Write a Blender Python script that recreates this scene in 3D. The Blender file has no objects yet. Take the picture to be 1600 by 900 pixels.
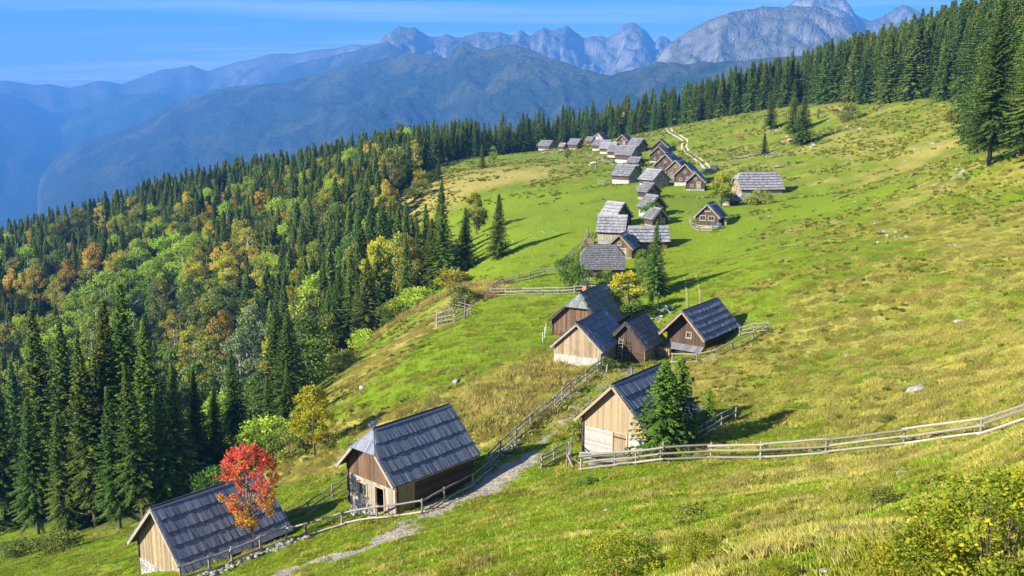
import bpy, math, random
import numpy as np
from mathutils import Vector, Matrix, noise as mnoise

# ------------------------------------------------------------------ camera, sky, sun, exposure
sc = bpy.context.scene
F_PX = 1556.0
PITCH = math.radians(11.27)
cam_d = bpy.data.cameras.new('camera'); cam = bpy.data.objects.new('camera', cam_d)
sc.collection.objects.link(cam); sc.camera = cam
cam_d.sensor_width = 36.0; cam_d.lens = 36.0 * F_PX / 1600.0
cam_d.clip_start = 0.5; cam_d.clip_end = 60000
cam.location = (0, 0, 0); cam.rotation_euler = (math.pi / 2 - PITCH, 0, 0)

SUN_EL, SUN_AZ = math.radians(27), math.radians(242)      # azimuth clockwise from +Y (the view direction)
world = bpy.data.worlds.new('World'); sc.world = world; world.use_nodes = True
wn, wl = world.node_tree.nodes, world.node_tree.links
wn.clear()
w_out = wn.new('ShaderNodeOutputWorld'); w_bg = wn.new('ShaderNodeBackground')
sky = wn.new('ShaderNodeTexSky'); sky.sky_type = 'NISHITA'; sky.sun_disc = False
sky.sun_elevation = SUN_EL; sky.sun_rotation = SUN_AZ
sky.altitude = 1300; sky.air_density = 1.0; sky.dust_density = 1.3; sky.ozone_density = 6.0
w_bg.inputs['Strength'].default_value = 0.070
# thin cirrus: streaks on the sky dome
tc = wn.new('ShaderNodeTexCoord')
sep = wn.new('ShaderNodeSeparateXYZ'); wl.new(tc.outputs['Generated'], sep.inputs[0])
def wmath(op, a, b=None, clamp=False):
    n = wn.new('ShaderNodeMath'); n.operation = op; n.use_clamp = clamp
    for i, v in enumerate((a, b)):
        if v is None: continue
        if isinstance(v, (int, float)): n.inputs[i].default_value = v
        else: wl.new(v, n.inputs[i])
    return n.outputs[0]
zz = wmath('ADD', wmath('MAXIMUM', sep.outputs['Z'], 0.0), 0.06)
cx = wmath('DIVIDE', sep.outputs['X'], zz); cy = wmath('DIVIDE', sep.outputs['Y'], zz)
cmb = wn.new('ShaderNodeCombineXYZ'); wl.new(cx, cmb.inputs[0]); wl.new(cy, cmb.inputs[1])
mp = wn.new('ShaderNodeMapping'); mp.inputs['Rotation'].default_value = (0, 0, math.radians(12))
mp.inputs['Scale'].default_value = (0.35, 1.0, 1.0); mp.inputs['Location'].default_value = (0.4, 0.1, 0)
wl.new(cmb.outputs[0], mp.inputs['Vector'])
cn = wn.new('ShaderNodeTexNoise'); cn.inputs['Scale'].default_value = 0.55; cn.inputs['Detail'].default_value = 7
cn.inputs['Roughness'].default_value = 0.62; cn.inputs['Distortion'].default_value = 0.6
wl.new(mp.outputs[0], cn.inputs['Vector'])
crp = wn.new('ShaderNodeMapRange'); crp.inputs['From Min'].default_value = 0.47; crp.inputs['From Max'].default_value = 0.74
crp.inputs['To Max'].default_value = 1.0
wl.new(cn.outputs['Fac'], crp.inputs['Value'])
cmix = wn.new('ShaderNodeMix'); cmix.data_type = 'RGBA'
hsv = wn.new('ShaderNodeHueSaturation'); hsv.inputs['Saturation'].default_value = 1.45
wl.new(sky.outputs[0], hsv.inputs['Color'])
tint = wn.new('ShaderNodeMix'); tint.data_type = 'RGBA'; tint.blend_type = 'MULTIPLY'; tint.inputs['Factor'].default_value = 1.0
wl.new(hsv.outputs[0], tint.inputs['A']); tint.inputs['B'].default_value = (.78, .80, 1.0, 1)
wl.new(crp.outputs[0], cmix.inputs['Factor']); wl.new(tint.outputs['Result'], cmix.inputs['A'])
cmix.inputs['B'].default_value = (5.6, 6.0, 6.6, 1)
wl.new(cmix.outputs['Result'], w_bg.inputs['Color']); wl.new(w_bg.outputs[0], w_out.inputs['Surface'])

sun_d = bpy.data.lights.new('sun', 'SUN'); sun = bpy.data.objects.new('sun', sun_d); sc.collection.objects.link(sun)
sun_d.energy = 5.0; sun_d.angle = math.radians(0.53); sun_d.color = (1.0, 0.93, 0.80)
S_DIR = Vector((math.sin(SUN_AZ) * math.cos(SUN_EL), math.cos(SUN_AZ) * math.cos(SUN_EL), math.sin(SUN_EL)))
sun.rotation_euler = S_DIR.to_track_quat('Z', 'Y').to_euler()

sc.view_settings.view_transform = 'Standard'; sc.view_settings.look = 'None'
sc.view_settings.exposure = 1.55; sc.view_settings.gamma = 1.0; sc.view_settings.use_curve_mapping = False
sc.cycles.max_bounces = 6; sc.cycles.diffuse_bounces = 2; sc.cycles.glossy_bounces = 2
sc.cycles.transmission_bounces = 3; sc.cycles.transparent_max_bounces = 4; sc.cycles.volume_bounces = 1
sc.cycles.use_denoising = True

rng = np.random.default_rng(7)
random.seed(7)
COL = sc.collection

# ------------------------------------------------------------------ helpers: noise, objects, mesh builder
_perm = np.random.default_rng(3).random((256, 256))
def vnoise(x, y):
    xi = np.floor(x).astype(int); yi = np.floor(y).astype(int)
    fx = x - xi; fy = y - yi
    fx = fx * fx * (3 - 2 * fx); fy = fy * fy * (3 - 2 * fy)
    g = lambda a, b: _perm[a & 255, b & 255]
    return (g(xi, yi) * (1 - fx) + g(xi + 1, yi) * fx) * (1 - fy) + (g(xi, yi + 1) * (1 - fx) + g(xi + 1, yi + 1) * fx) * fy
def fbm(x, y, o=4, gain=.5):
    s = 0; a = 1; t = 0
    x = np.asarray(x, float); y = np.asarray(y, float)
    for i in range(o):
        s = s + a * vnoise(x + 17.3 * i, y - 9.1 * i); t += a; a *= gain; x = x * 2.03; y = y * 2.03
    return s / t
def sstep(a, b, x):
    t = np.clip((np.asarray(x, float) - a) / (b - a), 0, 1); return t * t * (3 - 2 * t)

def tag(o, label=None, cat=None, group=None, kind=None):
    if label: o['label'] = label
    if cat: o['category'] = cat
    if group: o['group'] = group
    if kind: o['kind'] = kind
    return o
def link(o, parent=None):
    COL.objects.link(o)
    if parent is not None: o.parent = parent
    return o
def empty(name, loc, rz=0, label=None, cat=None, group=None):
    o = bpy.data.objects.new(name, None); o.empty_display_size = .3
    o.location = loc; o.rotation_euler = (0, 0, rz); COL.objects.link(o)
    return tag(o, label, cat, group)
def mesh_np(name, V, faces, mats, tone=None, smooth=False, attrs=None):
    me = bpy.data.meshes.new(name)
    me.from_pydata([tuple(v) for v in V] if not isinstance(V, np.ndarray) else V.tolist(), [], faces)
    for m in (mats if isinstance(mats, (list, tuple)) else [mats]): me.materials.append(m)
    if tone is not None and len(tone):
        a = me.attributes.new('tone', 'FLOAT', 'FACE'); a.data.foreach_set('value', np.asarray(tone, np.float32))
    if attrs:
        for k, v in attrs.items():
            a = me.attributes.new(k, 'FLOAT', 'POINT'); a.data.foreach_set('value', np.asarray(v, np.float32))
    if smooth: me.polygons.foreach_set('use_smooth', np.ones(len(me.polygons), bool))
    me.update()
    return me
class MB:
    def __init__(s): s.v = []; s.f = []; s.t = []
    def hexa(s, p, tone=None):          # 8 corners: bottom ring 0-3, top ring 4-7
        b = len(s.v); s.v += [tuple(q) for q in p]
        t = random.random() if tone is None else tone
        for q in ((3, 2, 1, 0), (4, 5, 6, 7), (0, 1, 5, 4), (1, 2, 6, 5), (2, 3, 7, 6), (3, 0, 4, 7)):
            s.f.append(tuple(b + i for i in q)); s.t.append(t)
    def box(s, c, d, tone=None, rz=0):
        cx, cy, cz = c; dx, dy, dz = d[0] / 2, d[1] / 2, d[2] / 2; ca, sa = math.cos(rz), math.sin(rz)
        P = []
        for z in (-dz, dz):
            for x, y in ((-dx, -dy), (dx, -dy), (dx, dy), (-dx, dy)):
                P.append((cx + x * ca - y * sa, cy + x * sa + y * ca, cz + z))
        s.hexa(P, tone)
    def tube(s, pts, rad, n=6, tone=None, cap=True):
        t = random.random() if tone is None else tone
        pts = [Vector(p) for p in pts]; b = len(s.v); k = len(pts)
        for i, p in enumerate(pts):
            d = (pts[min(i + 1, k - 1)] - pts[max(i - 1, 0)]).normalized()
            u = d.cross(Vector((0, 0, 1)));
            if u.length < .05: u = d.cross(Vector((1, 0, 0)))
            u.normalize(); w = d.cross(u)
            r = rad[i] if isinstance(rad, (list, tuple)) else rad
            for j in range(n):
                a = 2 * math.pi * j / n
                s.v.append(tuple(p + (u * math.cos(a) + w * math.sin(a)) * r))
        for i in range(k - 1):
            for j in range(n):
                s.f.append((b + i * n + j, b + i * n + (j + 1) % n, b + (i + 1) * n + (j + 1) % n, b + (i + 1) * n + j)); s.t.append(t)
        if cap:
            s.f.append(tuple(b + j for j in range(n))[::-1]); s.t.append(t)
            s.f.append(tuple(b + (k - 1) * n + j for j in range(n))); s.t.append(t)
    def poly(s, pts, tone=None):
        b = len(s.v); s.v += [tuple(p) for p in pts]; s.f.append(tuple(range(b, b + len(pts)))); s.t.append(random.random() if tone is None else tone)
    def prism(s, pts, off, tone=None):  # polygon extruded by the vector off
        b = len(s.v); n = len(pts); s.v += [tuple(p) for p in pts] + [tuple(Vector(p) + Vector(off)) for p in pts]
        t = random.random() if tone is None else tone
        s.f.append(tuple(range(b, b + n))); s.f.append(tuple(range(b + 2 * n - 1, b + n - 1, -1))); s.t += [t, t]
        for i in range(n):
            j = (i + 1) % n; s.f.append((b + j, b + i, b + n + i, b + n + j)); s.t.append(t)
    def mesh(s, name, mat, smooth=False): return mesh_np(name, s.v, s.f, mat, s.t, smooth)
    def build(s, name, mat, parent=None, smooth=False, kind=None, label=None):
        o = bpy.data.objects.new(name, s.mesh(name, mat, smooth)); link(o, parent)
        return tag(o, label, kind=kind)

# ------------------------------------------------------------------ materials
MAT = {}
def new_mat(name):
    m = bpy.data.materials.new(name); m.use_nodes = True; nt = m.node_tree; nt.nodes.clear()
    out = nt.nodes.new('ShaderNodeOutputMaterial'); MAT[name] = m
    return m, nt, out
class NT:
    def __init__(s, nt): s.nt = nt
    def n(s, t, **kw):
        nd = s.nt.nodes.new('ShaderNode' + t)
        for k, v in kw.items(): setattr(nd, k, v)
        return nd
    def set(s, sock, v):
        if isinstance(v, bpy.types.NodeSocket): s.nt.links.new(v, sock)
        elif isinstance(v, (tuple, list)) and len(v) == 3 and sock.type == 'RGBA': sock.default_value = (*v, 1)
        else: sock.default_value = v
    def mix(s, f, a, b, bt='MIX'):
        m = s.n('Mix', data_type='RGBA', blend_type=bt)
        s.set(m.inputs['Factor'], f); s.set(m.inputs['A'], a); s.set(m.inputs['B'], b); return m.outputs['Result']
    def math(s, op, a, b=0.0, clamp=False):
        m = s.n('Math', operation=op, use_clamp=clamp); s.set(m.inputs[0], a); s.set(m.inputs[1], b); return m.outputs[0]
    def noise(s, scale, vec=None, detail=3, rough=.55, dist=0.0):
        m = s.n('TexNoise'); m.inputs['Scale'].default_value = scale; m.inputs['Detail'].default_value = detail
        m.inputs['Roughness'].default_value = rough; m.inputs['Distortion'].default_value = dist
        if vec is not None: s.nt.links.new(vec, m.inputs['Vector'])
        return m.outputs['Fac']
    def rng(s, v, a, b, c=0.0, d=1.0):
        m = s.n('MapRange'); s.set(m.inputs['Value'], v)
        for k, x in zip(('From Min', 'From Max', 'To Min', 'To Max'), (a, b, c, d)): m.inputs[k].default_value = x
        return m.outputs[0]
    def attr(s, name): a = s.n('Attribute', attribute_name=name); return a.outputs['Fac']
    def map(s, vec, scale): m = s.n('Mapping'); s.nt.links.new(vec, m.inputs['Vector']); m.inputs['Scale'].default_value = scale; return m.outputs[0]
    def bump(s, h, strength=.4, dist=.05):
        b = s.n('Bump'); s.set(b.inputs['Height'], h); b.inputs['Strength'].default_value = strength; b.inputs['Distance'].default_value = dist; return b.outputs[0]
    def principled(s, col, rough=.8, normal=None, spec=.25, metal=0.0):
        p = s.n('BsdfPrincipled'); s.set(p.inputs['Base Color'], col); s.set(p.inputs['Roughness'], rough)
        p.inputs['Specular IOR Level'].default_value = spec; p.inputs['Metallic'].default_value = metal
        if normal is not None: s.set(p.inputs['Normal'], normal)
        return p.outputs[0]

def wood(name, dark, light, stain=.35, rough=.72, spec=.3, patch=.45):
    m, nt, out = new_mat(name); g = NT(nt)
    tcn = g.n('TexCoord').outputs['Object']
    tone = g.attr('tone')
    col = g.mix(tone, dark, light)
    odd = g.math('FRACT', g.math('MULTIPLY', tone, 17.3))
    col = g.mix(g.rng(odd, .72, 1.0, 0, patch), col, tuple(c * k for c, k in zip(light, (1.25, 1.0, .78))))
    col = g.mix(g.rng(g.math('FRACT', g.math('MULTIPLY', tone, 5.7)), .82, .95, 0, patch), col, tuple(1.5 * c for c in light))
    n1 = g.noise(2.2, g.map(tcn, (3, 3, .8)), 4, .6)
    n2 = g.noise(14, g.map(tcn, (2.5, 2.5, .35)), 3, .6)
    col = g.mix(g.rng(n1, .42, .72, 0, stain), col, tuple(.45 * c for c in dark))
    col = g.mix(g.rng(n2, .35, .75, 0, .35), col, tuple(min(1, 1.25 * c) for c in light))
    g.set(out.inputs['Surface'], g.principled(col, rough, g.bump(n2, .35, .02), spec))
    return m
wood('roof_slate', (.080, .096, .132), (.185, .205, .250), .35, .62, .4, .25)
wood('roof_moss', (.085, .105, .095), (.195, .215, .195), .4, .7)
wood('roof_brown', (.085, .080, .090), (.185, .170, .175), .4, .7)
wood('roof_silver', (.155, .155, .168), (.30, .298, .312), .32, .7)
wood('roof_mid', (.095, .097, .108), (.20, .198, .21), .35, .7)
wood('wood_dark', (.030, .020, .014), (.085, .055, .036), .3)
wood('wood_brown', (.055, .034, .020), (.165, .100, .058), .4)
wood('wood_gold', (.15, .11, .06), (.34, .26, .155), .5)
wood('wood_grey', (.17, .15, .12), (.36, .32, .25), .45)
wood('wood_new', (.20, .145, .08), (.34, .26, .155), .25)
wood('wood_fence', (.13, .115, .095), (.31, .28, .24), .4)
wood('wood_post', (.13, .11, .09), (.30, .27, .22), .35)
wood('bark', (.045, .035, .026), (.13, .10, .075), .35)
wood('bark_pale', (.22, .21, .19), (.42, .40, .37), .35)
wood('white_board', (.22, .21, .195), (.38, .37, .345), .3)

def plain(name, col, rough=.8, var=.25, scale=6, spec=.25, metal=0.0):
    m, nt, out = new_mat(name); g = NT(nt); tcn = g.n('TexCoord').outputs['Object']
    n = g.noise(scale, tcn, 5, .65)
    c = g.mix(g.rng(n, .35, .7, 0, 1), tuple(x * (1 - var) for x in col), tuple(min(1, x * (1 + var * .6)) for x in col))
    g.set(out.inputs['Surface'], g.principled(c, rough, g.bump(n, .25, .03), spec, metal))
    return m
plain('plaster', (.40, .375, .33), .9, .3, 2.5)
plain('brick', (.36, .17, .11), .9, .35, 9)
plain('metal', (.42, .44, .46), .35, .2, 8, .5, .9)
plain('metal_dark', (.05, .055, .06), .5, .2, 8, .5, .3)
plain('interior_shade', (.025, .02, .017), .95, .2, 3)  # near-black colour standing in for the shade of an unlit room
plain('white_paint', (.78, .78, .76), .6, .08, 5)
plain('red_cloth', (.55, .025, .03), .7, .3, 12)
plain('blue_plastic', (.05, .14, .45), .45, .1, 5)
plain('orange_paint', (.62, .22, .06), .7, .2, 4)
plain('car_grey', (.06, .065, .07), .25, .05, 3, .6)
plain('car_green', (.035, .07, .045), .3, .05, 3, .6)
plain('car_blue', (.22, .38, .55), .3, .05, 3, .6)
plain('tyre', (.018, .018, .018), .9, .1, 5)
plain('cow_brown', (.20, .07, .028), .8, .25, 3)
plain('lamp_glass', (.7, .7, .66), .2, .05, 5, .6)
def cow_mat():
    m, nt, out = new_mat('cow_pied'); g = NT(nt); n = g.noise(1.6, g.n('TexCoord').outputs['Object'], 1, .4)
    g.set(out.inputs['Surface'], g.principled(g.mix(g.rng(n, .50, .53), (.30, .10, .035), (.70, .66, .58)), .8))
cow_mat()
def glass_mat():
    m, nt, out = new_mat('glass'); g = NT(nt)
    g.set(out.inputs['Surface'], g.principled((.03, .04, .05), .08, None, .8))
glass_mat()
def rock_mat():
    m, nt, out = new_mat('rock'); g = NT(nt); tcn = g.n('TexCoord').outputs['Object']
    n = g.noise(3.5, tcn, 6, .65); n2 = g.noise(1.1, tcn, 3, .5)
    c = g.mix(g.rng(n, .35, .7), (.16, .155, .145), (.42, .405, .38))
    c = g.mix(g.rng(n2, .55, .75, 0, .5), c, (.16, .17, .12))
    g.set(out.inputs['Surface'], g.principled(c, .92, g.bump(n, .6, .08)))
rock_mat()
def stone_wall_mat():
    m, nt, out = new_mat('stone_wall'); g = NT(nt); tcn = g.n('TexCoord').outputs['Object']
    v = g.n('TexVoronoi', feature='DISTANCE_TO_EDGE'); v.inputs['Scale'].default_value = 3.4; g.nt.links.new(tcn, v.inputs['Vector'])
    v2 = g.n('TexVoronoi'); v2.inputs['Scale'].default_value = 3.4; g.nt.links.new(tcn, v2.inputs['Vector'])
    bw = g.n('RGBToBW'); g.nt.links.new(v2.outputs['Color'], bw.inputs[0])
    c = g.mix(bw.outputs[0], (.20, .19, .17), (.44, .42, .385))
    e = g.rng(v.outputs['Distance'], .0, .09)
    c = g.mix(e, (.20, .185, .16), c)
    g.set(out.inputs['Surface'], g.principled(c, .92, g.bump(e, .8, .06)))
stone_wall_mat()

def foliage(name, dark, mid, light, transl=.35, zgrad=None, hue_var=.06):
    m, nt, out = new_mat(name); g = NT(nt)
    tone = g.attr('tone')
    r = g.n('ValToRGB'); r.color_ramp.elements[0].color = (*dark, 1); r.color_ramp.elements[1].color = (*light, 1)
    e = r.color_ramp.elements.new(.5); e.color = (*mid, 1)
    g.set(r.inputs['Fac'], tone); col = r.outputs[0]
    if zgrad:
        tcn = g.n('TexCoord').outputs['Object']; sp = g.n('SeparateXYZ'); nt.links.new(tcn, sp.inputs[0])
        nz = g.noise(1.3, tcn, 2)
        h = g.math('ADD', sp.outputs['Z'], g.rng(nz, .3, .7, -zgrad[3], zgrad[3]))
        r2 = g.n('ValToRGB'); r2.color_ramp.elements[0].color = (*zgrad[2][0], 1); r2.color_ramp.elements[1].color = (*zgrad[2][1], 1)
        g.set(r2.inputs['Fac'], tone)
        col = g.mix(g.rng(h, zgrad[0], zgrad[1]), col, r2.outputs[0])
    oi = g.n('ObjectInfo')
    hs = g.n('HueSaturation'); g.set(hs.inputs['Color'], col)
    g.set(hs.inputs['Hue'], g.rng(oi.outputs['Random'], 0, 1, .5 - hue_var / 2, .5 + hue_var / 2))
    g.set(hs.inputs['Value'], g.rng(g.math('FRACT', g.math('MULTIPLY', oi.outputs['Random'], 7.31)), 0, 1, .72, 1.32))
    c = hs.outputs[0]
    d = g.principled(c, .65, None, .2)
    t = g.n('BsdfTranslucent'); g.set(t.inputs['Color'], c)
    mx = g.n('MixShader'); mx.inputs[0].default_value = transl; nt.links.new(d, mx.inputs[1]); nt.links.new(t.outputs[0], mx.inputs[2])
    nt.links.new(mx.outputs[0], out.inputs['Surface'])
    return m
foliage('spruce_needles', (.024, .052, .010), (.076, .132, .018), (.215, .265, .032), .36, hue_var=.045)  # yellowish light tone paints warm sunlight into the outer needles
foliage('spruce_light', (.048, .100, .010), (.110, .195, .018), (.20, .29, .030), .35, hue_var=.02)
foliage('leaf_green', (.06, .115, .018), (.13, .215, .03), (.23, .32, .045), .38, hue_var=.03)
foliage('leaf_bright', (.17, .27, .02), (.32, .44, .035), (.45, .55, .06), .48, hue_var=.02)
foliage('leaf_olive', (.10, .125, .022), (.21, .24, .036), (.36, .36, .06), .4, hue_var=.03)
foliage('leaf_yellow', (.22, .21, .022), (.44, .40, .035), (.62, .55, .06), .45, hue_var=.02)
foliage('leaf_orange', (.27, .20, .03), (.54, .39, .05), (.66, .51, .085), .45, hue_var=.02)
foliage('leaf_silver', (.10, .14, .055), (.20, .26, .10), (.31, .37, .16), .35, hue_var=.02)
foliage('leaf_red', (.18, .02, .01), (.42, .045, .025), (.55, .10, .05), .4)
foliage('leaf_rowan', (.36, .17, .015), (.64, .33, .04), (.50, .44, .04), .45, (3.4, 5.0, ((.52, .06, .03), (.80, .20, .11)), 1.8), hue_var=.0)
foliage('leaf_golden', (.17, .20, .016), (.40, .38, .026), (.66, .52, .035), .45, hue_var=.0)
foliage('leaf_yellow_top', (.06, .12, .016), (.11, .19, .024), (.19, .28, .035), .38, (4.0, 6.0, ((.40, .38, .012), (.70, .61, .03)), 1.3), hue_var=.0)
foliage('leaf_green_yellow', (.06, .11, .016), (.13, .19, .024), (.24, .28, .035), .38, (3.2, 6.5, ((.26, .29, .02), (.58, .54, .03)), 3.2))
foliage('leaf_hazel', (.08, .15, .012), (.27, .33, .022), (.62, .52, .03), .48, hue_var=.02)
foliage('grass_green', (.16, .245, .010), (.245, .335, .014), (.34, .41, .026), .42, hue_var=.03)
foliage('grass_mixed', (.21, .25, .014), (.315, .335, .024), (.43, .41, .055), .42, hue_var=.03)
foliage('grass_straw', (.34, .31, .055), (.48, .43, .105), (.60, .53, .17), .42, hue_var=.02)
foliage('herb_dark', (.055, .095, .007), (.11, .155, .011), (.19, .215, .022), .3, hue_var=.04)
foliage('dry_herb', (.28, .22, .06), (.42, .33, .11), (.53, .43, .17), .3)

# ------------------------------------------------------------------ terrain
cp, sp_ = math.cos(PITCH), math.sin(PITCH)
def ray(px, py):
    v = (450 - py) / F_PX
    dy = cp + v * sp_
    return (px - 800) / F_PX / dy, (-sp_ + v * cp) / dy      # x and z per metre of y
CTRL = []
for px, py, Y in [
    (1600,900,13),(1200,900,17),(900,900,24),(700,900,32),(500,900,48),(300,900,57),(0,900,75),(100,890,75),(220,895,62),
    (1600,680,48),(1412,698,52),(1190,717,56),(1000,733,60),(900,735,62),(1300,800,33),(1000,820,38),(1550,780,27),(800,830,43),
    (613,798,62),(955,705,66),(760,770,62),(640,840,52),(900,565,97),(1070,555,100),(1200,515,101),(830,650,77),
    (1430,605,67),(1600,600,61),(1250,620,76),(1600,500,82),(1600,400,106),(1600,300,138),(1540,255,155),(1600,235,152),
    (1300,450,108),(1300,350,148),(1200,400,128),(1450,450,98),(1450,330,140),(1110,355,172),(943,437,140),(1050,420,145),
    (1180,303,215),(1300,300,200),(1400,280,185),(1450,200,240),(1420,165,300),(1300,180,320),(1253,222,265),(1150,185,370),
    (1170,240,290),(1045,200,400),(1100,265,262),(990,245,320),(900,235,370),(850,235,400),(820,240,420),(700,255,370),
    (1000,330,195),(1010,290,235),(940,290,250),
    (620,320,290),(640,390,220),(780,400,170),(850,330,225),(740,450,150),(690,510,124),(850,500,116),(600,540,125),(520,590,125),
    (700,620,90),(560,650,93),(490,710,88),(400,760,85),(200,820,92),(100,830,98),(0,830,105),(330,800,82)]:
    a, b = ray(px, py); CTRL.append((a * Y, Y, b * Y))
CTRL += [(0,0,-1.75),(14,0,3.5),(-14,2,-9),(40,0,13),(35,30,2),(60,60,0),(-40,20,-27),(-45,50,-36),(-80,70,-50),
    (-45,150,-62),(-80,150,-70),(-30,150,-46),(-50,200,-62),(-95,200,-74),(-38,240,-50),(-95,300,-68),(-155,300,-82),(-60,300,-47),
    (-231,450,-80),(-167,520,-64),(-117,520,-55),(-64,500,-48),(-30,470,-38),(0,470,-33),(30,480,-28),(62,480,-23),(91,470,-15),
    (118,460,-8),(135,420,-3),(154,400,3),(157,350,8),(150,250,7),(130,180,4),(120,130,2),(110,80,4),(220,300,28),(230,150,30),
    (-350,450,-105),(-330,250,-120),(-200,150,-98),(-200,50,-90),(-300,700,-190),(-120,760,-190),(50,760,-150),(200,760,-90),(420,600,40),(420,100,80),
    (0,-90,18),(120,-60,45),(-120,-60,-55),(-380,0,-150),(400,-150,90)]
CTRL = np.array(CTRL)
def _tps_fit(P, lam):
    n = len(P); A = P[:, :2] / 100.0
    d2 = ((A[:, None] - A[None]) ** 2).sum(-1)
    K = .5 * d2 * np.log(d2 + 1e-12); K += np.eye(n) * lam
    Q = np.hstack([np.ones((n, 1)), A])
    M = np.block([[K, Q], [Q.T, np.zeros((3, 3))]])
    return A, np.linalg.solve(M, np.concatenate([P[:, 2], np.zeros(3)]))
TA, TW = _tps_fit(CTRL, .004)
def ground0(x, y):
    x = np.asarray(x, float); y = np.asarray(y, float); sh = x.shape
    x = x.ravel() / 100; y = y.ravel() / 100; out = np.empty_like(x)
    for i in range(0, len(x), 20000):
        a = x[i:i + 20000, None] - TA[None, :, 0]; b = y[i:i + 20000, None] - TA[None, :, 1]
        d2 = a * a + b * b
        out[i:i + 20000] = (.5 * d2 * np.log(d2 + 1e-12)) @ TW[:-3] + TW[-3] + x[i:i + 20000] * TW[-2] + y[i:i + 20000] * TW[-1]
    return out.reshape(sh)
def ground(x, y):
    x = np.asarray(x, float); y = np.asarray(y, float)
    r = np.hypot(x, y - 200)
    f = sstep(430, 1300, r)
    z = np.clip(ground0(np.clip(x, -900, 900), np.clip(y, -700, 1100)), -230, 150) * (1 - f) - 720 * f
    near = 1 - sstep(60, 500, np.hypot(x, y))
    z = z + (fbm(x / 7.0, y / 6.0, 3) - .5) * (.5 + .5 * near) + (fbm(x / 31 + 5, y / 26, 2) - .5) * 2.0 * sstep(40, 120, np.hypot(x, y)) * (1 - .3 * near)
    z = z + (fbm(x / 1.7 + 9, y / 1.5, 2) - .5) * .22 * near
    return z + f * (fbm(x / 500, y / 500, 4) - .5) * 60
def gz(x, y): return float(ground(np.array([x]), np.array([y]))[0])
_YS = np.concatenate([np.arange(8, 130, .25), np.arange(130, 800, .8)])
def at(px, py, up=0.0):
    """the point of the ground (or of a surface `up` metres above it) seen at a pixel of the photograph"""
    a, b = ray(px, py)
    g = ground(a * _YS, _YS) + up
    h = b * _YS - g
    if up:                                       # crowns stand in the forest, not on the near slope: take the last crossing down
        below = np.flatnonzero((h[1:] <= 0) & (h[:-1] > 0)); below = below[_YS[below] > 85]
        h = h.copy(); k = below[0] + 1 if len(below) else int(np.argmin(np.where(_YS > 85, np.abs(h), 1e9))); h[:k] = 1.0; h[k] = min(h[k], 0)
    i = np.argmax(h <= 0)
    if h[i] > 0: i = len(_YS) - 1
    if i == 0: Y = _YS[0]
    else: Y = _YS[i - 1] + (_YS[i] - _YS[i - 1]) * h[i - 1] / (h[i - 1] - h[i] + 1e-9)
    return Vector((a * Y, Y, gz(a * Y, Y)))
def pix(P):
    d = P[1] * cp - P[2] * sp_; u = P[1] * sp_ + P[2] * cp
    return 800 + F_PX * P[0] / d, 450 - F_PX * u / d

def dist_poly(x, y, pts):
    d = np.full(np.shape(x), 1e9)
    for (ax, ay), (bx, by) in zip(pts[:-1], pts[1:]):
        ex, ey = bx - ax, by - ay; L = ex * ex + ey * ey + 1e-9
        t = np.clip(((x - ax) * ex + (y - ay) * ey) / L, 0, 1)
        d = np.minimum(d, np.hypot(x - ax - t * ex, y - ay - t * ey))
    return d
def smooth_line(pts, n=8):
    P = [np.array(p) for p in pts]; P = [2 * P[0] - P[1]] + P + [2 * P[-1] - P[-2]]; out = []
    for i in range(1, len(P) - 2):
        for k in range(n):
            t = k / n; a, b, c, d = P[i - 1:i + 3]
            out.append(tuple(.5 * (2 * b + (c - a) * t + (2 * a - 5 * b + 4 * c - d) * t * t + (3 * b - a - 3 * c + d) * t ** 3)))
    out.append(tuple(P[-2])); return out
def pixline(l): return smooth_line([tuple(at(*p)[:2]) for p in l])
GRAVEL = pixline([(400,905),(480,884),(560,862),(625,828),(670,803),(715,783),(760,764),(790,742),(812,722)])
LANE = pixline([(812,722),(850,688),(890,650),(925,618),(950,597),(985,580)])
TRACK_FAR = pixline([(1113,270),(1104,262),(1096,254),(1084,245),(1072,236),(1069,228),(1070,220),(1060,213),(1048,206),(1038,200)])
TRACK_MID = pixline([(1084,482),(1083,470),(1083,458),(1081,446),(1078,432)])
# where the meadow ends and the forest begins
EDGE = [tuple(at(px, py)[:2]) for px, py in [(-120,850),(0,838),(100,838),(200,828),(290,800),(350,770),(395,735),(430,690),(470,640),(515,588),(560,548),(620,503),
    (680,462),(725,428),(705,400),(655,388),(622,355),(612,318),(640,292),(680,265)]]
EDGE += [((px - 800) / F_PX * Y * 1.01, Y) for px, Y in [(740,392),(800,420),(850,428),(900,426),(960,424),(1040,412),(1100,392),(1170,376),(1250,352),(1330,324),(1420,302),(1480,262),(1503,170),(1600,152),(1720,150)]]
MEADOW = np.array(EDGE + [(140, 60), (120, -60), (-60, -60), (-90, 40)])
def in_poly(x, y, P):
    c = np.zeros(np.shape(x), bool); j = len(P) - 1
    for i in range(len(P)):
        xi, yi = P[i]; xj, yj = P[j]
        c ^= ((yi > y) != (yj > y)) & (x < (xj - xi) * (y - yi) / (yj - yi + 1e-12) + xi); j = i
    return c
DRY = [(690,490,5,11,.9),(740,455,4,7,.9),(620,545,6,10,.9),(560,590,5,10,.8),(720,285,24,30,.7),(640,312,13,25,.7),(800,275,20,14,.5),
       (850,590,8,9,.85),(760,635,12,9,.85),(640,650,7,6,.45),(530,690,5,7,.7),(880,560,5,5,.4),(450,735,6,8,.55),(700,690,6,4,.5),
       (1250,750,8,5,.4),(1150,830,4,4,.45),(1400,830,4,4,.45),(1500,600,9,7,.35),(1350,560,16,10,.3),(1250,470,10,14,.25),(1480,420,14,16,.25),(1560,330,14,20,.3),(1430,220,20,30,.3),(1090,590,5,5,.4)]
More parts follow.
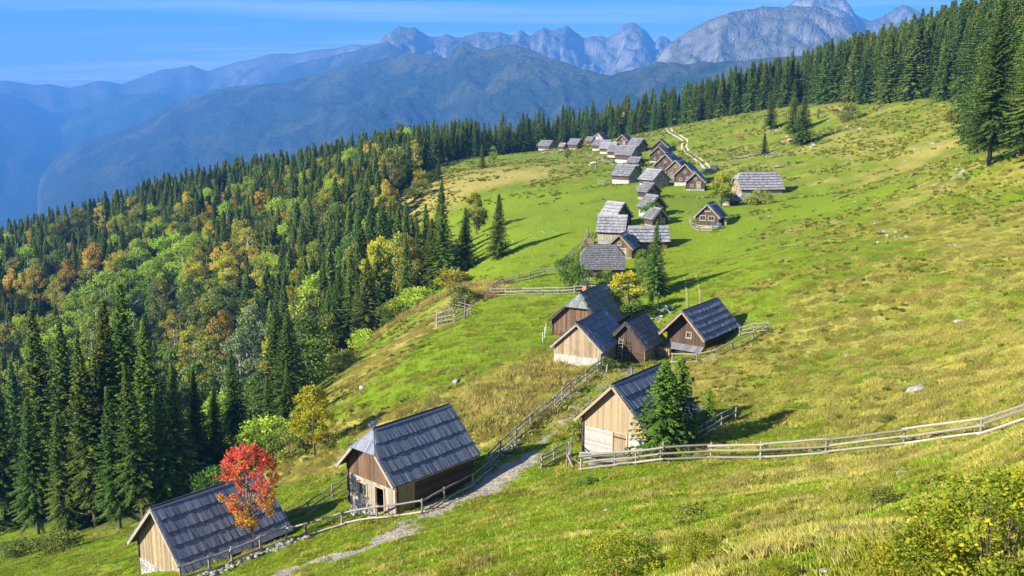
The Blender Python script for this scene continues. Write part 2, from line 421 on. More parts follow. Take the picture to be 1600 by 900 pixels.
LUSH = [(900,330,40,60,.45),(760,520,13,10,.6),(860,500,12,10,.5),(1060,420,14,25,.5),(600,620,9,9,.35),(480,800,9,6,.7),(300,830,14,6,.8),(100,880,18,8,.8),(920,615,5,8,.7),(1080,530,9,8,.3),(1150,330,16,25,.25),(1110,640,6,8,.25)]
DRYW = [(*at(a, b)[:2], c, d, e) for a, b, c, d, e in DRY]; LUSHW = [(*at(a, b)[:2], c, d, e) for a, b, c, d, e in LUSH]
def masks(x, y):
    right = sstep(-.12, .22, (x - 12) / (y + 25))
    dry = .17 + .25 * right + .0 * x
    for cx, cy, rx, ry, v in DRYW: dry = dry + v * np.exp(-((x - cx) / rx) ** 2 - ((y - cy) / ry) ** 2)
    for cx, cy, rx, ry, v in LUSHW: dry = dry - v * np.exp(-((x - cx) / rx) ** 2 - ((y - cy) / ry) ** 2)
    wx = x + 4 * (fbm(x / 9, y / 9, 2) - .5)
    n = fbm(wx / 9 + 3, y / 5, 4) - .5
    n2 = fbm(x / 2.2 + 31, y / 1.6 + 7, 3) - .5
    dry = np.clip(dry + n * 1.15 + n2 * .75, 0, 1)
    dg = dist_poly(x, y, GRAVEL); wob = (fbm(x / 1.5, y / 1.5, 3) - .5) * 2.2
    path = .9 * (1 - sstep(.8, 2.3, dg + wob * 1.5)) * sstep(.34, .56, fbm(x / 1.3 + 3, y / 1.0, 3) + .14)
    dl = dist_poly(x, y, LANE); path = np.maximum(path, .5 * (1 - sstep(.2, .8, np.abs(dl - .0) + wob * .7)))
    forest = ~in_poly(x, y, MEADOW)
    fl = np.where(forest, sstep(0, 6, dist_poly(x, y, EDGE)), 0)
    return dry, path, fl
def axis(lo, hi, step, far_lo, far_hi, g):
    a = list(np.arange(lo, hi, step)); s = step; v = a[-1]
    while v < far_hi: s *= g; v += s; a.append(v)
    s = step; v = lo; b = []
    while v > far_lo: s *= g; v -= s; b.append(v)
    return np.array(b[::-1] + a)
gx = axis(-50, 75, .62, -11500, 11500, 1.045); gy = axis(8, 118, .62, -11500, 11500, 1.032)
GX, GY = np.meshgrid(gx, gy); fx, fy = GX.ravel(), GY.ravel()
GZ = ground(fx, fy)
g_dry, g_path, g_floor = masks(fx, fy)
nx, ny = len(gx), len(gy)
ii = np.arange(nx * ny).reshape(ny, nx)
quads = np.stack([ii[:-1, :-1], ii[:-1, 1:], ii[1:, 1:], ii[1:, :-1]], -1).reshape(-1, 4)
qp = g_path[quads].mean(1) > .42
Vall = np.stack([fx, fy, GZ], -1)
def ground_mat():
    m, nt, out = new_mat('meadow_ground'); g = NT(nt); pos = g.n('NewGeometry').outputs['Position']
    dry, path, flo = g.attr('dry'), g.attr('path'), g.attr('floor')
    n1 = g.noise(2.6, pos, 3, .7); n2 = g.noise(.5, g.map(pos, (.8, 1.2, 1)), 4, .65); n3 = g.noise(11, pos, 1, .6)
    n4 = g.noise(.06, g.map(pos, (1, 1.6, 1)), 2, .6)
    green = g.mix(g.rng(n1, .3, .72), (.080, .125, .006), (.165, .215, .010))
    green = g.mix(g.rng(n2, .50, .68, 0, .55), green, (.075, .105, .006))
    green = g.mix(g.rng(n4, .4, .65, 0, .6), green, (.13, .20, .007))
    green = g.mix(g.rng(n3, .45, .8, 0, .5), green, (.235, .27, .018))
    green = g.mix(g.rng(dry, .28, .05, 0, .8), green, g.mix(g.rng(n1, .3, .7), (.125, .195, .006), (.215, .285, .010)))
    straw = g.mix(g.rng(n1, .3, .7), (.24, .20, .035), (.40, .335, .085))
    straw = g.mix(g.rng(n3, .5, .8, 0, .5), straw, (.48, .40, .13))
    df = g.math('ADD', dry, g.math('MULTIPLY', g.math('SUBTRACT', n2, .5), .9))
    df = g.math('ADD', df, g.math('MULTIPLY', g.math('SUBTRACT', n1, .5), .5))
    col = g.mix(g.rng(df, .30, 1.0), green, straw)
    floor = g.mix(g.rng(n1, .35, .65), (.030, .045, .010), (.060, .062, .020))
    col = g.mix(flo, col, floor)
    gravel = g.mix(g.rng(n3, .3, .7), (.20, .17, .115), (.42, .37, .285))
    gravel = g.mix(g.rng(n1, .55, .75, 0, .6), gravel, (.20, .165, .115))
    pf = g.rng(g.math('ADD', path, g.math('MULTIPLY', g.math('SUBTRACT', n1, .5), .9)), .25, .6)
    col = g.mix(pf, col, gravel)
    nb = g.bump(g.noise(1.4, pos, 4, .7), .9, .45)
    g.set(out.inputs['Surface'], g.principled(col, .9, nb, .12))
ground_mat()
def sub_mesh(name, sel):
    q = quads[sel]; used, inv = np.unique(q, return_inverse=True); q = inv.reshape(-1, 4)
    me = bpy.data.meshes.new(name); n = len(used)
    me.vertices.add(n); me.vertices.foreach_set('co', Vall[used].astype(np.float32).ravel())
    me.loops.add(q.size); me.loops.foreach_set('vertex_index', q.ravel().astype(np.int32))
    me.polygons.add(len(q)); me.polygons.foreach_set('loop_start', np.arange(0, q.size, 4, dtype=np.int32))
    me.update(calc_edges=True); me.validate()
    me.polygons.foreach_set('use_smooth', np.ones(len(q), bool)); me.materials.append(MAT['meadow_ground'])
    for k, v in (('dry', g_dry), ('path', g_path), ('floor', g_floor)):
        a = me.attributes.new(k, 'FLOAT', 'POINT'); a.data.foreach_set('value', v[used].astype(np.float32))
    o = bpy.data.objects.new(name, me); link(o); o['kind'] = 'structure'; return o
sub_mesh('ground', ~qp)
sub_mesh('gravel_path', qp)
def gz(x, y):                                     # height of the built sheet itself
    i = min(max(int(np.searchsorted(gx, x)) - 1, 0), nx - 2); j = min(max(int(np.searchsorted(gy, y)) - 1, 0), ny - 2)
    u = (x - gx[i]) / (gx[i + 1] - gx[i]); v = (y - gy[j]) / (gy[j + 1] - gy[j]); Z = GZ.reshape(ny, nx)
    return float((Z[j, i] * (1 - u) + Z[j, i + 1] * u) * (1 - v) + (Z[j + 1, i] * (1 - u) + Z[j + 1, i + 1] * u) * v)
def wheel_tracks(name, line, gauge, width, lift, breaks=0.0, mat='track_gravel'):
    Q = smooth_line(line[::4] + [line[-1]], 10); mb = MB()
    for off_ in (-gauge / 2, gauge / 2):
        for i in range(len(Q) - 1):
            if random.random() < breaks: continue
            a, b = Vector(Q[i]), Vector(Q[i + 1]); c = Vector(Q[min(i + 2, len(Q) - 1)])
            d1 = (b - a).normalized(); d2 = (c - b).normalized() if (c - b).length > 1e-6 else d1
            pts = []
            for p, d, w in ((a, d1, width * (.7 + .6 * vnoise(np.array([i * .37]), np.array([off_]))[0])), (b, d2, width * (.7 + .6 * vnoise(np.array([(i + 1) * .37]), np.array([off_]))[0]))):
                n = Vector((-d.y, d.x)); 
                for s in (-1, 1): q = p + n * (off_ + s * w / 2); pts.append(Vector((q.x, q.y, gz(q.x, q.y) + lift)))
            mb.poly([pts[0], pts[2], pts[3], pts[1]])
    o = mb.build(name, MAT[mat]); o['kind'] = 'structure'
def track_mat():
    m, nt, out = new_mat('track_gravel'); g = NT(nt); n = g.noise(2.5, g.n('NewGeometry').outputs['Position'], 3, .6)
    g.set(out.inputs['Surface'], g.principled(g.mix(g.rng(n, .3, .7), (.34, .30, .21), (.58, .53, .44)), .95, None, .1))
track_mat(); plain('track_worn', (.28, .27, .085), .95, .35, 1.2)
wheel_tracks('farm_track', TRACK_FAR, 1.5, .6, .12); wheel_tracks('farm_track', TRACK_MID, 1.5, .28, .05, .0, 'track_worn')

# ------------------------------------------------------------------ mountains
def mountain_mat(name, rock_z, forest_c, rock_c, alp_c):
    m, nt, out = new_mat(name); g = NT(nt); geo = g.n('NewGeometry'); pos = geo.outputs['Position']
    sep = g.n('SeparateXYZ'); nt.links.new(pos, sep.inputs[0])
    n1 = g.noise(.004, pos, 4, .6); n2 = g.noise(.03, pos, 2, .65); n3 = g.noise(.012, g.map(pos, (1, 1, .3)), 3, .6)
    fo = g.mix(g.rng(n2, .3, .7), tuple(.6 * c for c in forest_c), tuple(1.5 * c for c in forest_c))
    fo = g.mix(g.rng(n1, .5, .75, 0, .5), fo, (.10, .095, .035))
    rk = g.mix(g.rng(n3, .35, .65), tuple(.4 * c for c in rock_c), rock_c)
    alp = g.mix(g.rng(n2, .3, .7), tuple(.7 * c for c in alp_c), alp_c)
    rel = g.math('ADD', g.attr('rel'), g.math('MULTIPLY', g.math('SUBTRACT', n1, .5), .9))
    nsep = g.n('SeparateXYZ'); nt.links.new(geo.outputs['Normal'], nsep.inputs[0])
    steep = g.math('ADD', nsep.outputs['Z'], g.math('MULTIPLY', g.math('SUBTRACT', n3, .5), .5))
    hi = g.mix(g.rng(steep, .50, .80), rk, alp)
    col = g.mix(g.rng(rel, rock_z - .08, rock_z + .08), fo, hi)
    col = g.mix(g.math('MULTIPLY', g.rng(steep, .42, .28), .65), col, rk)
    g.set(out.inputs['Surface'], g.principled(col, .95, g.bump(g.noise(.022, g.map(pos, (1, 1, .45)), 4, .75), 1.0, 45), .05))
mountain_mat('mountain_forest', .97, (.020, .032, .015), (.10, .105, .09), (.07, .075, .03))
mountain_mat('mountain_mixed', .78, (.022, .034, .016), (.24, .235, .23), (.10, .10, .05))
mountain_mat('mountain_rock', .57, (.025, .038, .018), (.27, .26, .25), (.115, .115, .062))
def mountain(name, R, sil, width, mat, base=-720, rough=1.0, jag=1.0, seed=0, back=.6, nr=70, step=5.0):
    """a range whose crest runs at about R metres from here, with spurs and gullies down its flanks"""
    S = np.array(sil, float)
    ppx = np.arange(S[0, 0], S[-1, 0] + .1, step)
    ppy = np.interp(ppx, S[:, 0], S[:, 1])
    az = np.arctan((ppx - 800) / F_PX)
    if not isinstance(R, (int, float)): R0 = np.interp(ppx, [q[0] for q in R], [q[1] for q in R]); R = float(R0.mean())
    else: R0 = R
    zc = np.empty_like(ppx); Rr = R0 * (1 + .07 * (fbm(ppx / 130 + seed, np.zeros_like(ppx) + seed * 3.7, 3) - .5))
    for i, (a, b) in enumerate(zip(ppx, ppy)):
        kx, kz = ray(a, b); zc[i] = kz * Rr[i] * math.cos(az[i])
    t = np.concatenate([np.linspace(0, 1, nr) ** .8, 1 + np.linspace(0, 1, 14)[1:]])        # 0 foot, 1 crest, beyond 1 the far side
    A, T = np.meshgrid(az, t); ZC = np.broadcast_to(zc, A.shape); RR = np.broadcast_to(Rr, A.shape)
    wd = np.interp(ppx, [0, 800], [1.9, 1.0]) if name == 'mountain_wooded' else np.ones_like(ppx)
    rad = np.where(T <= 1, RR - width * wd[None, :] * (1 - T), RR + width * back * (T - 1))
    X = rad * np.sin(A); Y = rad * np.cos(A)
    U = A * R
    rid = 0; amp = 1; fr = 1 / (width * .28)
    for o in range(5):
        n = fbm(U * fr + seed * 11, T * width * fr * .38 + seed * 5 + .6 * fbm(U * fr, T * 3, 2), 2)
        rid = rid + amp * (1 - np.abs(2 * n - 1)); amp *= .5; fr *= 2.1
    rid = rid / 1.94
    prof = np.where(T <= 1, T ** 1.15, np.clip(1 - (T - 1) ** 1.2, 0, 1))
    H = ZC - base
    Z = base + H * prof
    env = np.where(T <= 1, np.clip(T * 2.4, 0, 1) * np.clip((1.0 - T) * 3.2, .05, 1), 0) * .42 * rough
    Z = Z + H * env * (rid - .72)
    Z = Z + np.where(T <= 1, 1, 0) * H * .05 * jag * (fbm(U / 55, T * 30 + seed, 3) - .5) * np.clip(T * 3, 0, 1) * np.clip((1.02 - T) * 12, .25, 1)
    ny_, nx_ = A.shape; idx = np.arange(ny_ * nx_).reshape(ny_, nx_)
    q = np.stack([idx[:-1, :-1], idx[:-1, 1:], idx[1:, 1:], idx[1:, :-1]], -1).reshape(-1, 4)
    me = mesh_np(name, np.stack([X.ravel(), Y.ravel(), Z.ravel()], -1), q.tolist(), MAT[mat], None, True, {'rel': ((Z - base) / (H + 1)).ravel()})
    o = bpy.data.objects.new(name, me); link(o); o['kind'] = 'structure'; return o
mountain('mountain_valley_flank', 9300, [(-500,20),(-250,70),(0,138),(60,158),(100,182),(140,222),(180,275),(230,360)], 3800, 'mountain_forest', seed=1, rough=.7, jag=.6)
mountain('mountain_wooded', [(40,6500),(300,6000),(600,5000),(800,4300),(1000,3500),(1300,3000),(1900,3000)], [(40,420),(52,330),(62,284),(75,265),(102,236),(130,222),(159,214),(205,200),(249,184),(272,166),(300,158),(359,138),(405,133),(453,129),(500,118),(550,103),(600,92),(640,84),(665,86),(702,92),(712,78),(726,66),(740,74),(760,80),(780,74),(802,71),(820,75),(850,88),(880,98),(903,108),(950,118),(985,108),(1020,96),(1060,100),(1150,92),(1300,80),(1450,60),(1700,40),(1900,40)], 2400, 'mountain_forest', seed=2, rough=1.0, nr=110, step=4)
mountain('mountain_side_ridge', [(60,9000),(400,8300),(600,6400),(760,5600)], [(60,330),(100,200),(144,163),(181,151),(215,148),(246,145),(290,150),(329,141),(400,135),(416,125),(440,112),(468,100),(500,94),(521,89),(560,80),(590,72),(610,65),(640,84),(680,100),(760,130)], 1700, 'mountain_forest', seed=3, rough=.8)
mountain('mountain_far_crest', [(-500,10000),(300,10000),(600,8200),(700,7800)], [(-500,110),(-200,128),(0,128),(26,126),(68,133),(91,131),(121,138),(170,126),(204,131),(240,118),(261,110),(291,106),(303,104),(310,101),(318,105),(336,111),(382,97),(408,92),(431,84),(468,83),(500,77),(535,74),(559,69),(575,72),(592,68),(640,80),(700,110)], 2200, 'mountain_mixed', seed=4, rough=.9, jag=.5)
mountain('mountain_peaks', 7000, [(540,120),(585,85),(600,64),(608,55),(619,47),(632,44),(652,43),(660,50),(668,56),(685,58),(702,55),(722,60),(735,56),(750,51),(766,53),(781,47),(790,51),(800,57),(813,48),(829,53),(840,47),(848,41),(855,46),(862,47),(872,43),(881,39),(893,47),(907,57),(925,56),(942,57),(953,52),(960,47),(968,39),(984,36),(993,41),(1002,48),(1010,58),(1017,66),(1022,58),(1028,54),(1036,57),(1044,66),(1080,90),(1150,130)], 2200, 'mountain_rock', seed=5, rough=1.25, jag=2.0, nr=110, step=2.5)
mountain('mountain_grey_dome', 4400, [(930,190),(975,135),(1000,108),(1022,90),(1041,67),(1067,49),(1094,34),(1116,24),(1135,18),(1150,15),(1184,10),(1197,11),(1210,14),(1225,10),(1240,10),(1262,11),(1275,17),(1285,24),(1304,30),(1322,48),(1345,62),(1400,75),(1500,95),(1650,120)], 1500, 'mountain_rock', seed=6, rough=1.0, jag=1.2, nr=100, step=3)
mountain('mountain_summit', 6000, [(1150,80),(1200,25),(1222,8),(1232,-1),(1242,-4),(1255,-9),(1270,-7),(1280,-4),(1292,-2),(1302,3),(1311,9),(1318,18),(1327,26),(1345,31),(1353,27),(1362,22),(1376,14),(1390,7),(1400,11),(1412,18),(1431,32),(1470,50),(1600,70)], 1500, 'mountain_rock', seed=8, rough=1.2, jag=2.2, nr=90, step=2.5)

# ------------------------------------------------------------------ cabins
def cabin(name, label, X, Y, yaw, rw, rl, zr, ze, zb, roof='roof_slate', rows=4, bw=.26, og=.55, ob=.4, oh=.55, hipf=0, hipb=0,
          front=None, back=None, side=('log', 'wood_dark'), base=(0, 'stone_wall'), front_open=(), side_open=(), chimney=None, near=False, group=None, barge='wood_grey', ridge=True, lift=.075):
    """front / back: list of (z_from, z_to, style, material), heights above the base; openings: (kind, x, z, w, h, material)"""
    root = empty(name, (X, Y, zb), math.radians(yaw), label, 'cabin', group)
    hr, he = zr - zb, ze - zb
    W, y0, y1 = rw / 2, -rl / 2, rl / 2
    ww, ya, yb = rw / 2 - oh, -rl / 2 + og, rl / 2 - ob
    sl = math.hypot(W, hr - he); sn, cs = (hr - he) / sl, W / sl
    df = hipf * (hr - he) / math.tan(math.radians(52)); db = hipb * (hr - he) / math.tan(math.radians(52))
    tf, tb = 1 - hipf, 1 - hipb
    def tmax(y):
        t = 1.0
        if hipf and y < y0 + df: t = min(t, tf + (1 - tf) * max(0, y - y0) / df)
        if hipb and y > y1 - db: t = min(t, tb + (1 - tb) * max(0, y1 - y) / db)
        return t
    rm = MAT[roof]; sag = random.uniform(.03, .09)
    dip = lambda y: -sag * math.sin(math.pi * (y - y0) / (y1 - y0))
    deck = MB()
    for sgn in (-1, 1):
        P = lambda y, t, o=0: (sgn * (W * (1 - t) + sn * o), y, he + (hr - he) * t + cs * o)
        poly = [P(y0, 0), P(y1, 0)] + ([P(y1, tb), P(y1 - db, 1)] if hipb else [P(y1, 1)]) + ([P(y0 + df, 1), P(y0, tf)] if hipf else [P(y0, 1)])
        deck.prism(poly if sgn > 0 else poly[::-1], (-sgn * sn * .07, 0, -cs * .07), .3)
    rf = deck.build('roof', MAT['wood_dark'], root)
    allrows = []
    for sgn in (-1, 1):
        P = lambda y, t, o=0: (sgn * (W * (1 - t) + sn * o), y, he + (hr - he) * t + cs * o + max(dip(y), -.07) * .8)
        for r in range(rows):
            mb = MB(); t0 = r / rows; t1 = (r + 1) / rows + .06 / rows * 2
            y = y0
            while y < y1 - .02:
                yn = min(y1, y + bw * random.uniform(.75, 1.3))
                a, b = y + .006, yn - .006
                ta, tb_ = min(t1, tmax(a)), min(t1, tmax(b))
                tl = t0 - random.uniform(0, .06) / sl * (1 if r else .6)
                if max(ta, tb_) > t0 + .02:
                    ta, tb_ = max(ta, t0 + .005), max(tb_, t0 + .005)
                    lb = lift + .05 + random.uniform(-.012, .03); lt = .06
                    C = [P(a, tl, lb), P(b, tl, lb), P(b, tb_, lt), P(a, ta, lt)]
                    D = [P(a, tl, lb + .032), P(b, tl, lb + .032), P(b, tb_, lt + .03), P(a, ta, lt + .03)]
                    if sgn < 0: C, D = C[::-1], D[::-1]
                    mb.hexa(C + D)
                y = yn
            if mb.v: allrows.append(mb)
    for yE, d, t_, sg, on in ((y0, df, tf, 1, hipf), (y1, db, tb, -1, hipb)):
        if not on: continue
        xh = W * (1 - t_); zh = he + (hr - he) * t_; L = math.hypot(d, hr - zh); s2, c2 = (hr - zh) / L, d / L
        Q = lambda x, t, o=0: (x, yE + sg * (d * t - s2 * o), zh + (hr - zh) * t + c2 * o)
        hp = MB(); hp.prism([Q(-xh, 0, -.02), Q(xh, 0, -.02), Q(0, 1, -.02)], (0, 0, -.05), .3); hp.build('hip_deck', MAT['wood_dark'], rf)
        n = 2
        for r in range(n):
            mb = MB(); x = -xh; t0 = r / n
            while x < xh - .02:
                xn = min(xh, x + bw * random.uniform(.8, 1.2))
                ta, tb_ = min(1 - abs(x) / xh, (r + 1.05) / n), min(1 - abs(xn) / xh, (r + 1.05) / n)
                if max(ta, tb_) > t0:
                    ta, tb_ = max(ta, t0 + .01), max(tb_, t0 + .01)
                    C = [Q(x + .005, t0 - .02, .06), Q(xn - .005, t0 - .02, .06), Q(xn - .005, tb_, .02), Q(x + .005, ta, .02)]
                    D = [Q(x + .005, t0 - .02, .09), Q(xn - .005, t0 - .02, .09), Q(xn - .005, tb_, .05), Q(x + .005, ta, .05)]
                    if sg < 0: C, D = C[::-1], D[::-1]
                    mb.hexa(C + D)
                x = xn
            if mb.v: allrows.append(mb)
    if near:
        for mb in allrows: mb.build('shingle_row', rm, rf, kind='stuff')
    else:
        al = MB()
        for mb in allrows:
            b = len(al.v); al.v += mb.v; al.f += [tuple(i + b for i in q) for q in mb.f]; al.t += mb.t
        al.build('shingles', rm, rf, kind='stuff')
    if ridge:
        cap = MB()
        for sgn in (-1, 1):
            P = lambda y, t, o=0: (sgn * (W * (1 - t) + sn * o), y, he + (hr - he) * t + cs * o)
            k = 1 - .17 / sl
            ex = -.04 if sgn > 0 else .10
            pl = [P(y0 + df, k, .09), P(y1 - db, k, .09), P(y1 - db, 1 + ex / sl, .09), P(y0 + df, 1 + ex / sl, .09)]
            cap.prism(pl if sgn > 0 else pl[::-1], (sgn * sn * .03, 0, cs * .03))
        cap.build('ridge_cap', rm, rf)
    # barge boards along the gable edges
    for yE, t_, on in ((y0, tf, 1), (y1, tb, 0)):
        for sgn in (-1, 1):
            P = lambda t, o, yy: (sgn * (W * (1 - t) + sn * o), yy, he + (hr - he) * t + cs * o)
            mb = MB(); e = -.03 if yE == y0 else .03
            q = [P(0, -.16, yE + e), P(t_, -.16, yE + e), P(t_, .03, yE + e), P(0, .03, yE + e)]
            mb.prism(q if (sgn > 0) == (yE > 0) else q[::-1], (0, -e * 1.9, 0), .6); mb.build('barge_board', MAT[barge], rf)
    # walls
    def top(x):
        z = he + (hr - he) * (1 - abs(x) / W) - .075
        return z
    def subtract(a, b, cuts):
        seg = [(a, b)]
        for c, d in cuts:
            out = []
            for p, q in seg:
                if d <= p or c >= q: out.append((p, q)); continue
                if c > p: out.append((p, c))
                if d < q: out.append((d, q))
            seg = out
        return [s for s in seg if s[1] - s[0] > .015]
    def gable(part, yw, sg, zones, openings, cap_):
        zt_lim = he + (hr - he) * cap_ + .02 if cap_ < 1 else 99
        k = 0
        for z0, z1, style, mt in zones:
            mb = MB()
            if style == 'vert':
                x = -ww
                while x < ww - .01:
                    xn = min(ww, x + random.uniform(.16, .24))
                    zt = min(z1, top(x), top(xn), zt_lim); za, zb_ = min(z1, top(x), zt_lim), min(z1, top(xn), zt_lim)
                    cuts = [(o[2], o[2] + o[4]) for o in openings if o[1] - o[3] / 2 < (x + xn) / 2 < o[1] + o[3] / 2]
                    for p, q in subtract(z0, max(za, zb_), cuts):
                        qa, qb = (za, zb_) if q > zt - .001 else (q, q)
                        qa, qb = max(qa, p + .01), max(qb, p + .01)
                        th = .05 + random.uniform(0, .018)
                        yo, yi = yw + sg * th, yw - sg * .03
                        mb.hexa([(x + .004, yo, p), (xn - .004, yo, p), (xn - .004, yi, p), (x + .004, yi, p), (x + .004, yo, qa), (xn - .004, yo, qb), (xn - .004, yi, qb), (x + .004, yi, qa)] if sg < 0 else
                                [(xn - .004, yo, p), (x + .004, yo, p), (x + .004, yi, p), (xn - .004, yi, p), (xn - .004, yo, qb), (x + .004, yo, qa), (x + .004, yi, qa), (xn - .004, yi, qb)])
                    x = xn
            else:
                hrow = {'log': .2, 'board': .13, 'plain': 5.0}[style]; z = z0
                zend = min(z1, top(0), zt_lim)
                while z < zend - .02:
                    zn = min(zend, z + hrow)
                    xa = min(ww, max(.02, W * (1 - (zn - he + .075) / (hr - he)))) if zn > top(ww) else ww
                    xb = min(ww, max(.02, W * (1 - (z - he + .075) / (hr - he)))) if z > top(ww) else ww
                    cuts = [(o[1] - o[3] / 2, o[1] + o[3] / 2) for o in openings if o[2] < (z + zn) / 2 < o[2] + o[4]] if style != 'plain' else []
                    dep = {'log': .10, 'board': .05, 'plain': .07}[style] + random.uniform(0, .012)
                    ext = .18 if style == 'log' else 0
                    for p, q in subtract(-xb - (ext if xb == ww else 0), xb + (ext if xb == ww else 0), cuts):
                        pa, qa = (max(p, -xa - ext), min(q, xa + ext)) if xa < xb else (p, q)
                        bev = .025 if style == 'log' else 0.0
                        yo, yi = yw + sg * dep, yw - sg * .04
                        yo2 = yw + sg * (dep - bev * 1.5)
                        mb.hexa([(p, yo2, z), (q, yo2, z), (q, yi, z), (p, yi, z), (pa, yo, zn - bev - .004), (qa, yo, zn - bev - .004), (qa, yi, zn - .002), (pa, yi, zn - .002)] if sg < 0 else
                                [(q, yo2, z), (p, yo2, z), (p, yi, z), (q, yi, z), (qa, yo, zn - bev - .004), (pa, yo, zn - bev - .004), (pa, yi, zn - .002), (qa, yi, zn - .002)])
                    z = zn
            nm = {'vert': 'plank_wall', 'board': 'board_wall', 'log': 'log_wall', 'plain': 'wall'}[style]
            if mb.v: mb.build(nm, MAT[mt], root, kind='stuff' if style != 'plain' else None)
        for o in openings: opening(root, o, yw, sg)
    def opening(root, o, yw, sg):
        kind, x, z, w, h = o[:5]; mt = MAT[o[5]] if len(o) > 5 else MAT['wood_new']
        fr = MB(); fw = .09
        for c, d in (((x - w / 2, z + h / 2), (fw, h + fw)), ((x + w / 2, z + h / 2), (fw, h + fw)), ((x, z + h), (w, fw))) + ((((x, z), (w, fw)),) if kind == 'window' else ()):
            fr.box((c[0], yw + sg * .06, c[1]), (d[0], .12, d[1]), .7)
        f_ = fr.build('window_frame' if kind == 'window' else 'door_frame', mt, root)
        if kind == 'window':
            g_ = MB(); g_.box((x, yw - sg * .0, z + h / 2), (w, .03, h), .5); g_.build('pane', MAT['glass'], f_)
            b_ = MB(); b_.box((x, yw + sg * .02, z + h / 2), (.04, .03, h), .5); b_.build('glazing_bar', mt, f_)
            s_ = MB(); s_.box((x, yw + sg * .10, z - .05), (w + .25, .16, .05), .8); s_.build('sill', mt, f_)
        elif kind == 'door':
            n = max(3, int(w / .18)); d_ = MB()
            for i in range(n): d_.box((x - w / 2 + (i + .5) * w / n, yw + sg * .03, z + h / 2), (w / n - .01, .05, h - .02))
            dr = d_.build('door', mt, root)
            for zz_ in (.2, .82):
                b_ = MB(); b_.box((x, yw + sg * .065, z + h * zz_), (w * .9, .025, .1), .2); b_.build('door_brace', MAT['wood_dark'], dr)
            k_ = MB(); k_.tube([(x + w * .36, yw + sg * .06, z + h * .5), (x + w * .36, yw + sg * .12, z + h * .5)], .03, 6, .5); k_.build('handle', MAT['metal_dark'], dr)
        else:                                       # open doorway: a near-black panel painted as the room's shade, and the leaf folded inwards
            i_ = MB(); i_.box((x, yw - sg * 1.2, z + h / 2), (w + 1.2, .04, h + .6), .5); i_.build('shade_panel', MAT['interior_shade'], root)
            l_ = MB(); l_.box((x + w / 2 - .02, yw - sg * .42, z + h / 2), (.05, .78, h - .04)); l_.build('door', mt, root)
    bh = base[0]; zlow = -1.4
    fz = front or [(bh, 99, 'vert', 'wood_brown')]
    bz = back or [(bh, 99, 'vert', side[1] if side[0] != 'plain' else 'wood_brown')]
    gable('front', ya, -1, fz, list(front_open), tf)
    gable('back', yb, 1, bz, [], tb)
    sz1 = top(ww) - .02
    for sgn in (-1, 1):
        xw = sgn * ww; mb = MB(); hrow = {'log': .2, 'board': .13, 'plain': 9, 'vert': 9}[side[0]]; z = bh
        if side[0] == 'vert':
            y = ya
            while y < yb - .01:
                yn = min(yb, y + random.uniform(.16, .24)); th = .05 + random.uniform(0, .015)
                mb.box((xw + sgn * (th - .03) / 2, (y + yn) / 2, (bh + sz1) / 2), (th + .03, yn - y - .008, sz1 - bh)); y = yn
        else:
            while z < sz1 - .02:
                zn = min(sz1, z + hrow); dep = {'log': .10, 'board': .05, 'plain': .07}[side[0]] + random.uniform(0, .01); ext = .15 if side[0] == 'log' else .05
                mb.box((xw + sgn * (dep - .04) / 2, (ya + yb) / 2, (z + zn) / 2), (dep + .04, yb - ya + 2 * ext, zn - z - .012)); z = zn
        mb.build({'vert': 'plank_wall', 'board': 'board_wall', 'log': 'log_wall', 'plain': 'wall'}[side[0]], MAT[side[1]], root, kind='stuff' if side[0] != 'plain' else None)
    # footing reaching into the slope
    mb = MB(); mb.box((0, (ya + yb) / 2, (bh + zlow) / 2 - .005), (2 * ww + .12, yb - ya + .12, bh - zlow), .5)
    mb.build('foundation', MAT[base[1]], root)
    if chimney:
        kind, cx_, cy_, htop = chimney
        zr_ = he + (hr - he) * (1 - abs(cx_) / W)
        if kind == 'brick':
            c = MB(); c.box((cx_, cy_, zr_ + htop / 2 - .4), (.5, .5, htop + .8), .5); ch = c.build('chimney', MAT['brick'], rf)
            c = MB(); c.box((cx_, cy_, zr_ + htop + .04), (.68, .68, .09), .5)
            c.box((cx_, cy_, zr_ + htop + .42), (.62, .62, .06), .5)
            for dx in (-.2, .2):
                for dy in (-.2, .2): c.box((cx_ + dx, cy_ + dy, zr_ + htop + .24), (.07, .07, .33), .5)
            c.build('chimney_cap', MAT['metal_dark'], rf)
        else:
            c = MB(); c.tube([(cx_, cy_, zr_ - .5), (cx_, cy_, zr_ + htop)], .11, 8, .5); c.build('stovepipe', MAT['metal'], rf)
            c = MB(); c.tube([(cx_, cy_, zr_ + htop + .06), (cx_, cy_, zr_ + htop + .14)], [.2, .06], 8, .5); c.tube([(cx_, cy_, zr_ + htop - .02), (cx_, cy_, zr_ + htop + .08)], .04, 5, .5); c.build('stovepipe_cap', MAT['metal_dark'], rf)
    root['dims'] = (W, ya, yb, ww, he, hr)
    return root
def child_mb(mb, name, mat, root, **k): return mb.build(name, MAT[mat], root, **k)
def zg(x, y): return gz(x, y)

